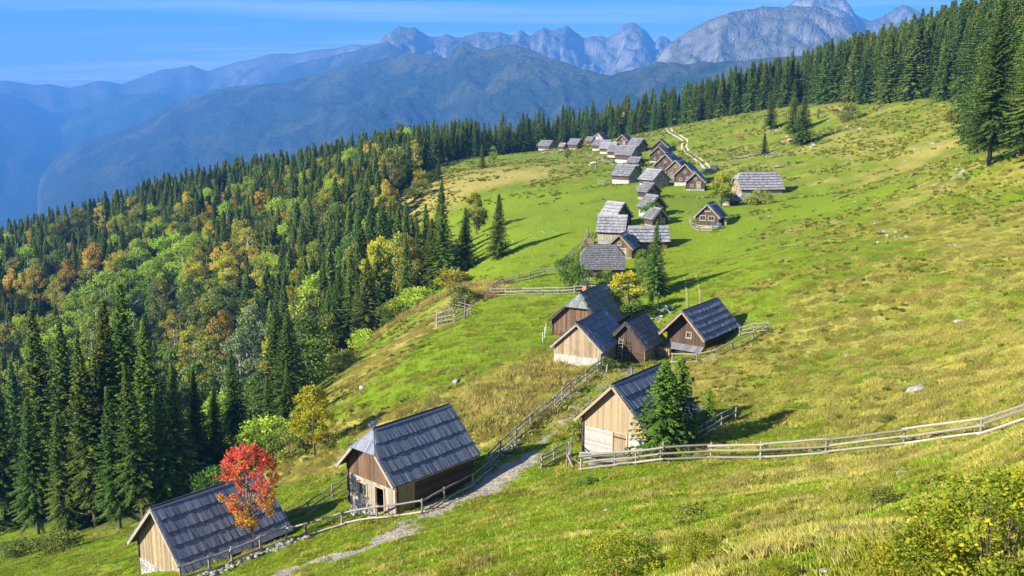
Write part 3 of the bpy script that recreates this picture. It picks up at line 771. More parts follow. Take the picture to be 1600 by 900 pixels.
# the three nearest cabins
H1 = cabin('cabin', 'nearest cabin, slate-grey plank roof over a stone base, red rowan beside it', -20.1, 62.0, -41, 6.7, 8.3, -25.95, -29.3, -31.2, 'roof_slate', 5, .19,
      og=.6, front=[(.9, 99, 'vert', 'wood_gold')], side=('log', 'wood_dark'), base=(.9, 'stone_wall'), near=True, barge='wood_grey')
H2 = cabin('cabin', 'cabin with bright hipped gable end, open doorway and twin stovepipes by the gravel path', -7.0, 64.0, -42, 5.8, 7.9, -21.7, -24.65, -27.35, 'roof_slate', 4, .17,
      og=.75, oh=.5, hipf=.42, front=[(0, 2.15, 'vert', 'wood_grey'), (2.15, 99, 'vert', 'wood_brown')], side=('log', 'wood_dark'), base=(.05, 'stone_wall'),
      front_open=[('open', .75, .1, .95, 1.85, 'wood_new'), ('window', -.95, .95, .85, .85, 'wood_new')], near=True, barge='wood_grey')
def h2_extras():
    W, ya, yb, ww, he, hr = H2['dims']
    m = MB()
    y = ya
    for i in range(7): m.box((ww + .1, ya + .1 + i * .2, 1.25), (.05, .19, 2.5 - .05 * 0))
    child_mb(m, 'corner_planks', 'wood_gold', H2, kind='stuff')
    for dx in (0, .42):
        z = he + (hr - he) * (1 - .85 / W)
        c = MB(); c.tube([(-.85 - dx * .5, ya + .75 + dx, z - .4), (-.85 - dx * .5, ya + .75 + dx, z + .85)], .1, 8, .5)
        c.tube([(-.85 - dx * .5, ya + .55 + dx, z + .88), (-.85 - dx * .5, ya + .95 + dx, z + .88)], .12, 8, .5)
        c.build('stovepipe', MAT['metal'], H2)
    c = MB(); c.box((.75, ya - .4, -.04), (1.2, .6, .12), .5); c.build('door_step', MAT['rock'], H2)
    c = MB(); c.tube([(W - .02, ya - .3, he - .1), (W - .02, yb + .3, he - .1)], .06, 6, .5); c.build('gutter', MAT['wood_grey'], H2)
h2_extras()
H3 = cabin('cabin', 'cabin with new pale plank gable over white boards, spruces standing against its roof', 9.0, 68.0, -38, 6.2, 7.2, -19.75, -22.85, -25.35, 'roof_slate', 4, .18,
      og=.55, front=[(.12, 2.1, 'board', 'white_board'), (2.1, 99, 'vert', 'wood_new')], side=('log', 'wood_dark'), base=(.12, 'stone_wall'),
      front_open=[('door', .45, .12, 1.15, 2.05, 'wood_new')], chimney=('pipe', -.45, -.3, .95), near=True, barge='wood_new')
# the group of four
H4 = cabin('cabin', 'dark log cabin with little shingled pent roof under its gable, rail fence at its side', 19.55, 101.0, -37, 5.25, 8.2, -21.9, -24.6, -27.7, 'roof_slate', 5, .19,
      og=1.2, oh=.6, front=[(.1, 2.0, 'log', 'wood_brown'), (2.0, 99, 'vert', 'wood_dark')], side=('log', 'wood_dark'), base=(.1, 'stone_wall'),
      front_open=[('window', .3, 2.9, .55, .6, 'wood_gold')], near=True, barge='wood_gold')
def h4_extras():
    W, ya, yb, ww, he, hr = H4['dims']
    m = MB()
    x = -ww
    while x < ww:
        m.hexa([(x, ya - .95, 1.72), (x + .23, ya - .95, 1.72), (x + .23, ya - .08, 2.15), (x, ya - .08, 2.15), (x, ya - .95, 1.76), (x + .23, ya - .95, 1.76), (x + .23, ya - .08, 2.19), (x, ya - .08, 2.19)]); x += .24
    child_mb(m, 'pent_roof', 'roof_mid', H4, kind='stuff')
    for sx in (-1, 1):
        p = MB(); p.tube([(sx * (ww - .1), ya - .85, -.6), (sx * (ww - .1), ya - .85, 1.75)], .08, 6); child_mb(p, 'post', 'wood_grey', H4)
    d = MB(); d.box((-.4, ya - .1, .95), (.95, .08, 1.7)); child_mb(d, 'door', 'wood_brown', H4)
    for i in range(6):
        p = MB(); p.tube([(ww + .05, ya - .15 - (i % 2) * .12, .2 + i * .24), (ww + .5, ya + .1, .2 + i * .24)], .09, 6); child_mb(p, 'log_end', 'wood_fence', H4)
h4_extras()
H5 = cabin('cabin', 'small dark cabin with brown shingle roof, lean-to and leaning ladder', 12.6, 99.0, -30, 4.6, 5.2, -22.85, -25.4, -27.45, 'roof_brown', 6, .22,
      og=.5, oh=.35, front=[(.45, 1.75, 'board', 'wood_dark'), (1.75, 99, 'vert', 'wood_dark')], side=('board', 'wood_gold'), base=(.45, 'stone_wall'),
      front_open=[('door', -.05, .4, .95, 1.25, 'wood_brown')], near=True, barge='wood_dark')
def h5_leanto():
    W, ya, yb, ww, he, hr = H5['dims']
    m = MB(); t = math.tan(math.radians(30))
    y = -W * 0 + ya - .4
    while y < yb:
        m.hexa([(-W - 1.5, y, he - .95), (-W + .2, y, he + .1), (-W + .2, y + .22, he + .1), (-W - 1.5, y + .22, he - .95), (-W - 1.5, y, he - .9), (-W + .2, y, he + .15), (-W + .2, y + .22, he + .15), (-W - 1.5, y + .22, he - .9)]); y += .23
    child_mb(m, 'lean_to_roof', 'roof_silver', H5, kind='stuff')
    for yy in (ya - .2, (ya + yb) / 2, yb - .3):
        p = MB(); p.tube([(-W - 1.35, yy, -1.2), (-W - 1.35, yy, he - .85)], .07, 6); child_mb(p, 'post', 'wood_grey', H5)
    b = MB(); b.box((-W - .6, (ya + yb) / 2 + .6, .1), (1.3, yb - ya - 1.2, 1.7), .2); child_mb(b, 'back_wall', 'wood_dark', H5)
h5_leanto()
H6 = cabin('cabin', 'cabin with weathered plank gable over a pale plaster base, firewood against its outer wall', 7.9, 98.0, -26, 5.6, 7.4, -22.45, -25.05, -26.95, 'roof_slate', 5, .19,
      og=.35, oh=.4, front=[(1.2, 99, 'vert', 'wood_gold')], side=('plain', 'plaster'), base=(1.2, 'plaster'), near=True, barge='wood_grey')
H7 = cabin('cabin', 'tall brown cabin with hipped gable and brick chimney, behind the plaster-based cabin', 8.9, 110.5, -28, 6.9, 8.0, -22.15, -25.5, -29.0, 'roof_moss', 6, .28,
      og=.55, oh=.45, hipf=.42, front=[(.2, 2.6, 'vert', 'wood_brown'), (2.6, 99, 'vert', 'wood_brown')], side=('log', 'wood_dark'), base=(.2, 'stone_wall'),
      front_open=[('window', .2, 3.55, .9, .35, 'wood_dark')], chimney=('brick', -.5, -.4, 1.0), near=True, barge='wood_dark')

def cabin_px(label, px, py, yaw, w, l, he, hr, roof, front='wood_dark', base=(0, 'stone_wall'), **k):
    """a cabin further off; its sizes were read in pixels of the photograph and are turned into metres at its distance"""
    p = at(px, py); s = Vector(p).length / F_PX
    z = p.z
    k.setdefault('bw', .3); k.setdefault('rows', 5); k.setdefault('og', .45); k.setdefault('oh', .4); k.setdefault('lift', .21 if roof == 'roof_silver' else .17)
    base = (base[0] * .75, base[1]); ww_ = w * s / 2 - k['oh']; hh = he * s
    if 'front_open' not in k and ww_ > 1.3:
        k['front_open'] = [('door', ww_ * .35, base[0] * .2 + .05, .9, min(1.8, max(1.2, hh)), 'wood_grey'), ('window', -ww_ * .4, .5 + base[0], .6, .55, 'wood_grey'), ('window', 0, hh + hr * s * .25, .5, .5, 'wood_grey')]
    return cabin('cabin', label, p.x, p.y, yaw, w * s, l * s, z + (he + hr) * s, z + he * s, z, roof, front=[(base[0], 99, 'vert', front)],
                 side=k.pop('side', ('log', 'wood_dark')), base=base, **k)
PL, ST = 'plaster', 'stone_wall'
cabin_px('cabin with mossy shingle roof hipped at both ends, rail-fenced garden at its door', 941, 432, -94, 56, 68, 15, 34, 'roof_mid', 'wood_brown', (.3, ST), hipf=.45, hipb=.45, bw=.16, rows=14, side=('vert', 'wood_brown'))
cabin_px('brown gabled cabin wedged behind the hip-roofed shingle cabin', 972, 400, -22, 46, 40, 14, 22, 'roof_slate', 'wood_brown', (.2, ST), barge='wood_gold')
cabin_px('bright shingle-roofed cabin with small windows, in front of the steep pale-roofed one', 957, 376, 76, 46, 46, 15, 25, 'roof_silver', 'wood_dark', (.5, ST), rows=6,
         side=('vert', 'wood_grey'))
cabin_px('cabin with steep pale roof slope peeking over the bright shingle-roofed cabin', 962, 352, 42, 42, 36, 12, 24, 'roof_silver', 'wood_dark', (.2, ST))
cabin_px('low long shed with bright shingle roof behind the dark village spruces', 1012, 389, 91, 46, 62, 13, 22, 'roof_silver', 'wood_brown', (.3, PL), rows=5, side=('vert', 'wood_brown'))
cabin_px('lone dark cabin with open balcony gable, small curved fence in front', 1109, 351, -26, 42, 38, 13, 21, 'roof_slate', 'wood_dark', (.2, ST), side=('vert', 'wood_dark'),
         front_open=[('window', -.8, 1.0, 1.0, .8, 'wood_grey'), ('window', .7, 1.0, 1.0, .8, 'wood_grey'), ('window', 0, 2.6, .9, .7, 'wood_grey')])
cabin_px('large lone farmhouse with bright shingle roof and chimney at the right edge of the village', 1182, 303, -84, 52, 68, 8, 25, 'roof_silver', 'wood_gold', (.7, ST), hipf=.4, hipb=.3, rows=7,
         side=('vert', 'wood_grey'), chimney=('brick', -.5, -1.5, .9))
cabin_px('small low shed under the yellow-green tree', 1141, 320, -55, 22, 24, 6, 9, 'roof_mid', 'wood_grey', rows=3)
for lab, a in [
    ('dark cabin with low front roof nearest the parked cars', (1087, 296, -14, 32, 32, 12, 15, 'roof_slate', 'wood_dark', (.4, ST))),
    ('cabin with pale-railed veranda, second up from the yellow-green tree', (1073, 288, -20, 36, 40, 14, 18, 'roof_slate', 'wood_dark', (.8, PL))),
    ('reddish-brown gabled cabin wedged in the right-hand row of the upper village', (1060, 277, -26, 32, 38, 12, 15, 'roof_slate', 'wood_brown', (.4, ST))),
    ('dark cabin with hipped gable and pale base, middle of the right-hand row', (1044, 271, -24, 38, 40, 13, 18, 'roof_slate', 'wood_dark', (.9, PL))),
    ('dark cabin with red flowers at its wall in the upper village', (1031, 253, -18, 30, 30, 11, 14, 'roof_slate', 'wood_dark', (.6, PL))),
    ('uppermost dark cabin of the right-hand row, below the gravel road', (1032, 238, -14, 27, 26, 8, 12, 'roof_slate', 'wood_dark', (.2, ST))),
    ('white-walled cabin with wide grey roof in the middle of the upper village', (981, 254, 46, 28, 34, 11, 14, 'roof_mid', 'wood_grey', (1.2, PL))),
    ('small low grey-roofed shed tucked against the white-walled cabin', (993, 261, 48, 21, 22, 6, 9, 'roof_mid', 'wood_dark', (.2, ST))),
    ('wide grey-roofed cabin with pale lower wall at the meadow side of the village', (979, 285, 48, 36, 36, 10, 16, 'roof_mid', 'wood_grey', (1.0, PL))),
    ('narrow grey shed roof just behind the wide grey-roofed cabin', (989, 273, 45, 18, 24, 6, 9, 'roof_mid', 'wood_dark', (.2, ST))),
    ('cabin with very bright bare roof and white footing in the left-hand row', (1022, 291, 36, 38, 34, 10, 16, 'roof_silver', 'wood_grey', (1.0, PL))),
    ('grey steep-roofed cabin just below the very bright roof', (1014, 309, 32, 31, 26, 9, 14, 'roof_mid', 'wood_dark', (.3, ST))),
    ('cabin with white side wall and grey roof above the dark village spruces', (1019, 336, 28, 37, 32, 12, 19, 'roof_mid', 'wood_dark', (1.3, PL))),
    ('small grey cabin half hidden by a bush, lowest of the left-hand row', (1025, 351, 26, 33, 28, 9, 17, 'roof_mid', 'wood_dark', (.2, ST))),
    ('pale-roofed cabin at the far left end of the village', (855, 234, 48, 20, 24, 6, 9, 'roof_mid', 'wood_grey', (.7, PL))),
    ('dark gabled cabin behind the far left end of the village, against the forest', (848, 224, -22, 18, 20, 6, 9, 'roof_slate', 'wood_dark', (.2, ST))),
    ('slate-roofed cabin second from the far left end of the village', (877, 226, -16, 18, 24, 6, 9, 'roof_slate', 'wood_dark', (.2, ST))),
    ('tiny pale shed beside the slate-roofed far cabin', (880, 234, 46, 11, 12, 4, 6, 'roof_silver', 'wood_grey', (.2, ST))),
    ('grey-roofed dark-gabled cabin left of the small orange shrubs', (900, 232, 44, 19, 22, 6, 9, 'roof_mid', 'wood_dark', (.3, ST))),
    ('small grey cabin below the pale green forest-edge tree', (923, 226, 44, 12, 15, 5, 7, 'roof_mid', 'wood_dark', (.2, ST))),
    ('dark cabin with white gable at the back of the village, by the forest', (938, 222, -26, 18, 24, 6, 9, 'roof_slate', 'white_board', (.3, ST))),
    ('pale-roofed cabin, first in the row of three leading down the back street', (942, 234, 50, 18, 32, 6, 9, 'roof_mid', 'wood_dark', (.5, PL))),
    ('pale-roofed cabin, second in the row of three leading down the back street', (953, 239, 50, 18, 30, 6, 10, 'roof_silver', 'wood_dark', (.5, PL))),
    ('pale-roofed cabin, third in the row of three leading down the back street', (962, 245, 48, 17, 24, 7, 10, 'roof_mid', 'wood_grey', (.7, PL))),
    ('slate-roofed cabin with chimney at the back of the village', (975, 227, -22, 20, 26, 7, 10, 'roof_slate', 'wood_dark', (.4, ST))),
    ('cabin with pale roof and brown gable, rightmost at the back of the village', (996, 236, 40, 23, 25, 8, 11, 'roof_mid', 'wood_brown', (.4, ST))),
    ('tiny dark hut under the trees left of the village', (818, 232, -30, 13, 14, 5, 7, 'roof_slate', 'wood_dark', (.2, ST)))]:
    cabin_px(lab, *a, group='cabins of the upper village', rows=5, bw=.4, chimney=('pipe', -.5, .6, .7) if len(lab) % 3 == 0 else None)

# ------------------------------------------------------------------ fences
def fence(label, pts, rails=3, h=1.05, spacing=3.0, r=.068, world=False, ext=(), lean=.05, rail_mat='wood_fence', post_mat='wood_post', group='wooden rail fences'):
    P = [Vector(p) if world else at(*p) for p in pts]
    for dx, dy in ext: P.append(Vector((P[-1].x + dx, P[-1].y + dy, gz(P[-1].x + dx, P[-1].y + dy))))
    Q = [P[0]]
    for a, b in zip(P[:-1], P[1:]):
        n = max(1, round((b.xy - a.xy).length / spacing))
        for i in range(1, n + 1):
            c = a.lerp(b, i / n); Q.append(Vector((c.x, c.y, gz(c.x, c.y))))
    o = Q[0]; root = empty('rail_fence', o, 0, label, 'fence', group)
    for i, q in enumerate(Q):
        d = (Q[min(i + 1, len(Q) - 1)] - Q[max(i - 1, 0)]).normalized(); side = Vector((-d.y, d.x, 0)) * .05
        m = MB(); l = q - o
        m.tube([l + Vector((0, 0, -.35)), l + Vector((random.uniform(-lean, lean), random.uniform(-lean, lean), h + .12 + random.uniform(-.05, .12)))], [.075, .06], 6)
        m.build('post', MAT[post_mat], root)
        if i == len(Q) - 1: break
        n2 = Q[i + 1]
        for k in range(rails):
            zf = h * (.18 + .82 * k / max(1, rails - 1)) if rails > 1 else h
            m = MB(); e = d * .18; sd = side * (1 if (i + k) % 2 else -1)
            j = lambda: random.uniform(-.05, .05)
            a = q - o - e + sd + Vector((0, 0, zf + j())); b = n2 - o + e + sd + Vector((0, 0, zf + j())); c = (a + b) / 2 + Vector((j() * .7, j() * .7, j() * .8))
            m.tube([a, a.lerp(c, .5) + Vector((0, 0, j() * .4)), c, c.lerp(b, .5) + Vector((0, 0, j() * .4)), b], [r * random.uniform(.9, 1.2), r, r, r * .95, r * random.uniform(.7, .9)], 6, cap=True)
            m.build('rail', MAT[rail_mat], root)
    return root
fence('long pale three-rail fence crossing the slope below the new-gabled cabin', [(908,736),(961,731),(994,727),(1032,722),(1110,719),(1188,719),(1290,711),(1412,697),(1532,681)], 3, 1.0, 5.5, .075, rail_mat='wood_fence', ext=[(3.4, -3.9), (3.2, -3.7)])
fence('short crooked fence piece leading down from the new-gabled cabin to the lane', [(846,733),(866,722),(888,712)], 3, .95, 2)
fence('weathered fence climbing past the spruces beside the new-gabled cabin', [(1035,719),(1058,706),(1080,697),(1103,683),(1127,669),(1149,656)], 3, 1.1, 3)
fence('rail fence running along the side of the dark log cabin', [(1050,567),(1089,567),(1117,561),(1145,548),(1176,533),(1200,519)], 2, .9, 3)
fence('rail fence closing the yard behind the dark log cabin', [(1200,519),(1178,520),(1156,526)], 3, 1.0, 3)
fence('tangled old rail fence along the lane above the hipped cabin', [(764,730),(781,712),(806,689),(829,668),(853,650),(878,628),(900,609),(916,597),(934,582),(950,570),(962,560)], 3, 1.05, 2.2, .06, lean=.18)
fence('rail fence between the gravel path and the hipped cabin', [(770,735),(738,762),(694,784),(660,803),(590,812),(535,822),(478,840)], 2, .9, 4)
fence('rail fence on the stony bank above the nearest cabin', [(478,840),(447,846),(407,862),(363,881),(328,893),(283,908)], 2, .95, 4)
fence('thin rail fence across the grass between the two nearest cabins', [(446,822),(482,806),(520,779),(547,763)], 3, 1.0, 4, .045)
fence('rail fence on the lower side of the village garden', [(767,462),(790,462),(818,461),(848,461),(873,461),(897,459)], 3, 1.0, 3)
fence('rail fence on the upper side of the village garden', [(767,458),(785,446),(810,440),(829,436),(849,430),(871,428),(884,418)], 3, 1.0, 3)
fence('rail fence rising along the meadow edge to the bright shingle-roofed cabin', [(882,412),(896,398),(908,388),(916,376),(919,366)], 3, 1.1, 3)
fence('curved low fence before the lone balcony cabin', [(1078,346),(1080,356),(1092,361),(1112,361),(1126,358)], 3, .9, 2.5)
fence('rickety fence square around a tiny plot by the forest edge', [(681,511),(710,506),(727,497),(736,491),(708,483),(681,511)], 3, 1.2, 2.4, .05)
fence('low pale fence before the veranda cabins of the upper village', [(1040,280),(1052,283),(1064,283)], 2, .9, 3)
fence('fence behind the yellow-topped tree, between the gabled cabins and the hip-roofed one', [(898,459),(925,458),(950,457),(985,458),(1010,459)], 3, 1.0, 3)
fence('broken fence stub beside the lone farmhouse', [(1150,318),(1162,313),(1170,318)], 2, 1.0, 3)
fence('little fence at the meadow edge of the upper village', [(934,286),(946,289),(955,286)], 2, .9, 3)
def gate():
    p = at(886, 732); q = at(893, 712)
    root = empty('field_gate', p, 0, 'propped-open wooden gate frame with diagonal brace below the new-gabled cabin', 'gate')
    d = q - p
    for a, b, nm in (((0, 0, -.3), (0, 0, 1.45), 'gate_post'), (d + Vector((0, 0, -.3)), d + Vector((0, 0, 1.4)), 'gate_post'), ((0, 0, .3), d + Vector((0, 0, .35)), 'gate_bar'), ((0, 0, 1.1), d + Vector((0, 0, 1.15)), 'gate_bar'),
                     ((0, 0, .25), d + Vector((0, 0, 1.1)), 'brace'), ((.5, -.9, .05), (0, 0, 1.0), 'brace'), ((1.4, -.2, .1), (0, 0, .95), 'brace')):
        m = MB(); m.tube([a, b], .06, 6); m.build(nm, MAT['wood_fence'], root)
gate()

# ------------------------------------------------------------------ trees
def spruce_meshes(seed, H=20.0, R=3.2, lod=1, bare=.08, mat='spruce_needles'):
    r = random.Random(seed); V = []; F = []; T = []
    zb = bare * H; z = zb
    dz = (.42, .62)[lod - 1] if H > 9 else (.26, .4)[lod - 1]
    gap = [r.uniform(.75, 1.08) for _ in range(12)]
    while z < H * .985:
        fr = (z - zb) / (H - zb); L0 = R * min(1.0, (1 - fr) ** 1.04 * 1.06 * (1.0 if fr > .12 else .72 + fr * 2.3)) + .06
        nb = r.choice((5, 6, 6, 7)) if fr < .85 else 4
        az0 = r.uniform(0, 6.28)
        for b in range(nb):
            az = az0 + 6.283 * b / nb + r.uniform(-.35, .35)
            L = L0 * r.uniform(.66, 1.02) * gap[int(az / 6.283 * 12 + z * .35) % 12]
            ca, sa = math.cos(az), math.sin(az); e0 = -.22 + .95 * fr ** 1.3; dr = .38 * (1 - fr) + .05
            bt = r.random() * .55
            pos = lambda s: (ca * s * L, sa * s * L, z + L * (e0 * s - dr * s * s + .22 * s ** 3))
            n = max(3, int(L / (.34, .75)[lod - 1]))
            wtw = (.19, .42)[lod - 1] * (1 if H > 9 else .7)
            for i in range(n):
                s = (i + .6) / n; x, y, zz_ = pos(s)
                x2, y2, z2 = pos(min(1.0, s + 1.0 / n))
                tl = (.30 * L * (1 - s) + .30) * r.uniform(.7, 1.25) * (1 if H > 9 else .75)
                for sd in (-1, 1):
                    a2 = az + sd * r.uniform(.55, 1.15); dx, dy = math.cos(a2), math.sin(a2)
                    drop = -r.uniform(.12, .5) * tl
                    tx, ty, tz = x + dx * tl, y + dy * tl, zz_ + drop
                    px_, py_ = -dy * wtw, dx * wtw
                    k = len(V)
                    V += [(x + px_ * .5, y + py_ * .5, zz_ + .02), (x - px_ * .5, y - py_ * .5, zz_ + .02), ((x + tx) / 2 - px_ * .8, (y + ty) / 2 - py_ * .8, (zz_ + tz) / 2 - wtw * .4), (tx, ty, tz), ((x + tx) / 2 + px_ * .8, (y + ty) / 2 + py_ * .8, (zz_ + tz) / 2 - wtw * .4)]
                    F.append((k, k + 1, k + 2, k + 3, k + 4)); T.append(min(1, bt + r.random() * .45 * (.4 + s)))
                if i % 2 == 0:          # twigs hanging under the branch
                    hl = r.uniform(.25, .55) * (1 if H > 9 else .5); k = len(V)
                    V += [(x, y, zz_), (x2, y2, z2), ((x + x2) / 2 + r.uniform(-.12, .12), (y + y2) / 2 + r.uniform(-.12, .12), min(zz_, z2) - hl)]
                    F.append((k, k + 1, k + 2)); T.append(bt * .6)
            x, y, zz_ = pos(.75); x2, y2, z2 = pos(1.06); k = len(V); q = wtw * .55
            V += [(x - sa * q, y + ca * q, zz_), (x + sa * q, y - ca * q, zz_), (x2, y2, z2)]; F.append((k, k + 1, k + 2)); T.append(min(1, bt + .4))
        z += dz * r.uniform(.8, 1.2) * (1.15 - .5 * fr)
    for j in range(4):
        a = 1.57 * j; k = len(V); V += [(math.cos(a) * .12, math.sin(a) * .12, H * .965), (math.cos(a + 1.6) * .12, math.sin(a + 1.6) * .12, H * .965), (0, 0, H * 1.01)]; F.append((k, k + 1, k + 2)); T.append(.7)
    crown = mesh_np('spruce_crown', V, F, MAT[mat], T)
    tr = MB(); rb = .011 * H + .05
    tr.tube([(0, 0, -.6), (0, 0, .3), (r.uniform(-.1, .1), r.uniform(-.1, .1), H * .4), (0, 0, H * .97)], [rb * 1.3, rb, rb * .65, .02], 7)
    return tr.mesh('spruce_trunk', MAT['bark'], True), crown
def leaf_card(V, F, T, p, s, r, tone, up=.35):
    a = r.uniform(0, 6.283); n = Vector((math.cos(a), math.sin(a), r.uniform(-.5, 1) + up)).normalized()
    u = n.cross(Vector((r.uniform(-1, 1), r.uniform(-1, 1), r.uniform(-1, 1)))).normalized(); w = n.cross(u); k = len(V)
    l = s * r.uniform(.7, 1.3); q = l * .36
    V += [p - u * l * .5, p + w * q - n * q * .25, p + u * l * .55, p - w * q - n * q * .25]
    F.append((k, k + 1, k + 2, k + 3)); T.append(tone)
def broadleaf_meshes(seed, H=14.0, R=4.0, zb=.18, nclump=34, nleaf=2600, leaf=.42, mat='leaf_green', bark='bark', top=.9, clump_r=.30, multi=1, trunk_r=None):
    r = random.Random(seed); V = []; F = []; T = []
    zc = H * (zb + 1) / 2; hz = H * (1 - zb) / 2
    cl = []
    for i in range(nclump):
        th = r.uniform(0, 6.283); cz = r.uniform(-1, 1); rad = math.sqrt(max(0, 1 - abs(cz) ** (2.2 if cz < 0 else 1 / top * 1.6))) * math.sqrt(r.uniform(.25, 1)) * .85
        c = Vector((math.cos(th) * rad * R, math.sin(th) * rad * R, zc + cz * hz * .9))
        cl.append((c, R * clump_r * r.uniform(.65, 1.3), r.random()))
    for i in range(nleaf):
        c, cr, ct = cl[i % nclump]
        d = Vector((r.gauss(0, 1), r.gauss(0, 1), r.gauss(0, 1) * .8)).normalized() * cr * r.random() ** .45
        p = c + d
        leaf_card(V, F, T, p, leaf, r, min(1, max(0, .5 * ct + .5 * r.random() + .10 * d.z / cr)))
    crown = mesh_np('leaf_crown', V, F, MAT[mat], T)
    tr = MB(); rb = trunk_r or .013 * H + .03
    for m_ in range(multi):
        ox, oy = (r.uniform(-.25, .25) * R * .4, r.uniform(-.25, .25) * R * .4) if multi > 1 else (0, 0)
        tr.tube([(ox * .3, oy * .3, -.4), (ox * .5, oy * .5, H * zb), (ox + r.uniform(-.1, .1) * R, oy + r.uniform(-.1, .1) * R, H * .55), (ox * 1.2, oy * 1.2, H * .88)], [rb * 1.2, rb, rb * .6, rb * .15], 6)
    for c, cr, ct in cl[:22]:
        s0 = Vector((0, 0, max(H * zb * .8, c.z - (c.xy.length * .9)))); mid = s0.lerp(c, .55) + Vector((0, 0, .1 * cr))
        tr.tube([s0, mid, c], [rb * .4, rb * .22, rb * .06], 4, cap=False)
    return tr.mesh('leaf_trunk', MAT[bark], True), crown
def tree_obj(name, meshes, loc, s=1.0, sxy=None, rz=None, label=None, cat='tree', group=None, part=('trunk', 'crown')):
    rz = random.uniform(0, 6.28) if rz is None else rz
    root = empty(name, loc, rz, label, cat, group)
    if cat == 'tree': root.rotation_euler = (random.gauss(0, .022), random.gauss(0, .022), rz)
    sxy = sxy or s; root.scale = (sxy, sxy, s)
    for nm, me in zip(part, meshes): link(bpy.data.objects.new(nm, me), root)
    return root
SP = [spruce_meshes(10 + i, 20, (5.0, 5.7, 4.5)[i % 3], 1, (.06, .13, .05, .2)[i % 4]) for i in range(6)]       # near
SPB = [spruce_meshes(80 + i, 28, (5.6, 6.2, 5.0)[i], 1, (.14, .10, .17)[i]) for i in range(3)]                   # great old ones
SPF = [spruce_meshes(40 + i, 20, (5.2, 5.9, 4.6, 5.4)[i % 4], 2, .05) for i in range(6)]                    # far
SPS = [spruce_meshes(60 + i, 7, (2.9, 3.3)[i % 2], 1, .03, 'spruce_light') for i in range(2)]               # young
BL = {k: [broadleaf_meshes(100 + 10 * i + j, 14, rr, zb, nc, nl, lf, 'leaf_' + k, bk) for j in range(2)] for i, (k, rr, zb, nc, nl, lf, bk) in enumerate([
    ('green', 3.9, .15, 40, 3400, .42, 'bark'), ('bright', 4.3, .12, 44, 3800, .44, 'bark_pale'), ('olive', 3.7, .12, 36, 3200, .42, 'bark'),
    ('yellow', 3.6, .15, 34, 3000, .40, 'bark_pale'), ('orange', 3.5, .15, 34, 3000, .40, 'bark'), ('silver', 4.0, .15, 40, 3600, .40, 'bark_pale'), ('red', 2.8, .2, 24, 1800, .36, 'bark')])}

TREES = []      # x, y, z, H, kind, variant, sxy factor, name/label or None
def top_at(px, py, H):
    a, b = ray(px, py); Y = _YS[(_YS > 140) & (_YS < 640)]
    h = b * Y - ground(a * Y, Y) - H
    inside = in_poly(a * Y, Y, MEADOW); h = np.where(inside, 50, np.abs(h))
    k = int(np.argmax(h < .7)) if (h < .7).any() else int(np.argmin(h)); y = Y[k]
    return Vector((a * y, y, gz(a * y, y)))
def plant(kind, px, py_top, H, label=None, wide=1.0, name=None, base=None):
    p = at(px, base) if base else top_at(px, py_top, H)
    if base:                      # height from the pixel of the top
        a, b = ray(px, py_top); H = b * p.y - p.z
    TREES.append([p.x, p.y, p.z, H, kind, random.randrange(6), wide, label, name])
# great spruces of the left foreground
for px, py, base in [(205,436,800),(172,462,808),(118,498,815),(84,478,812),(243,492,795),(150,520,822),(38,560,818),(4,555,830),(225,560,815),(285,560,790),(310,575,740),(262,600,800),(60,620,835),(188,600,826),(105,640,832)]:
    plant('great', px, py, 26, base=base)
for px, py, base in [(368,545,690),(418,585,668),(340,600,720),(450,560,650),(395,640,700)]: plant('near', px, py, 14, base=base, wide=.85)
# broadleaf trees by the pixel of their tops
for k, l in {
    'bright': [(300,365),(200,420),(255,395),(95,505),(140,490),(185,400),(215,385),(245,368),(270,360),(285,375),(160,420),(235,405),(130,445),(75,490),(110,465),(150,455),(60,520),(455,470)],
    'orange': [(25,415),(55,412),(105,402),(140,380),(345,480),(440,335),(480,440)],
    'yellow': [(180,385),(310,380),(300,400),(375,335),(350,390),(385,345),(155,305),(205,290),(270,480),(535,300),(300,500),(640,330),(510,410),(430,470),(90,430),(490,320)],
    'olive': [(120,312),(95,318),(210,320),(250,430),(330,430),(320,460),(180,430),(15,500),(25,560),(400,320),(460,520),(330,520),(20,400),(280,320),(520,470)],
    'silver': [(395,470),(380,490),(410,500),(370,520)],
    'green': [(350,440),(440,500),(260,530),(300,560),(240,440),(300,430)],
    'red': [(490,368)]}.items():
    for px, py in l: plant(k, px, py, 8.5 if k == 'red' else random.uniform(8.5, 11.5) if px > 400 else random.uniform(14, 18) if k != 'silver' else 16, wide=1.3 if k == 'bright' else 1.0)
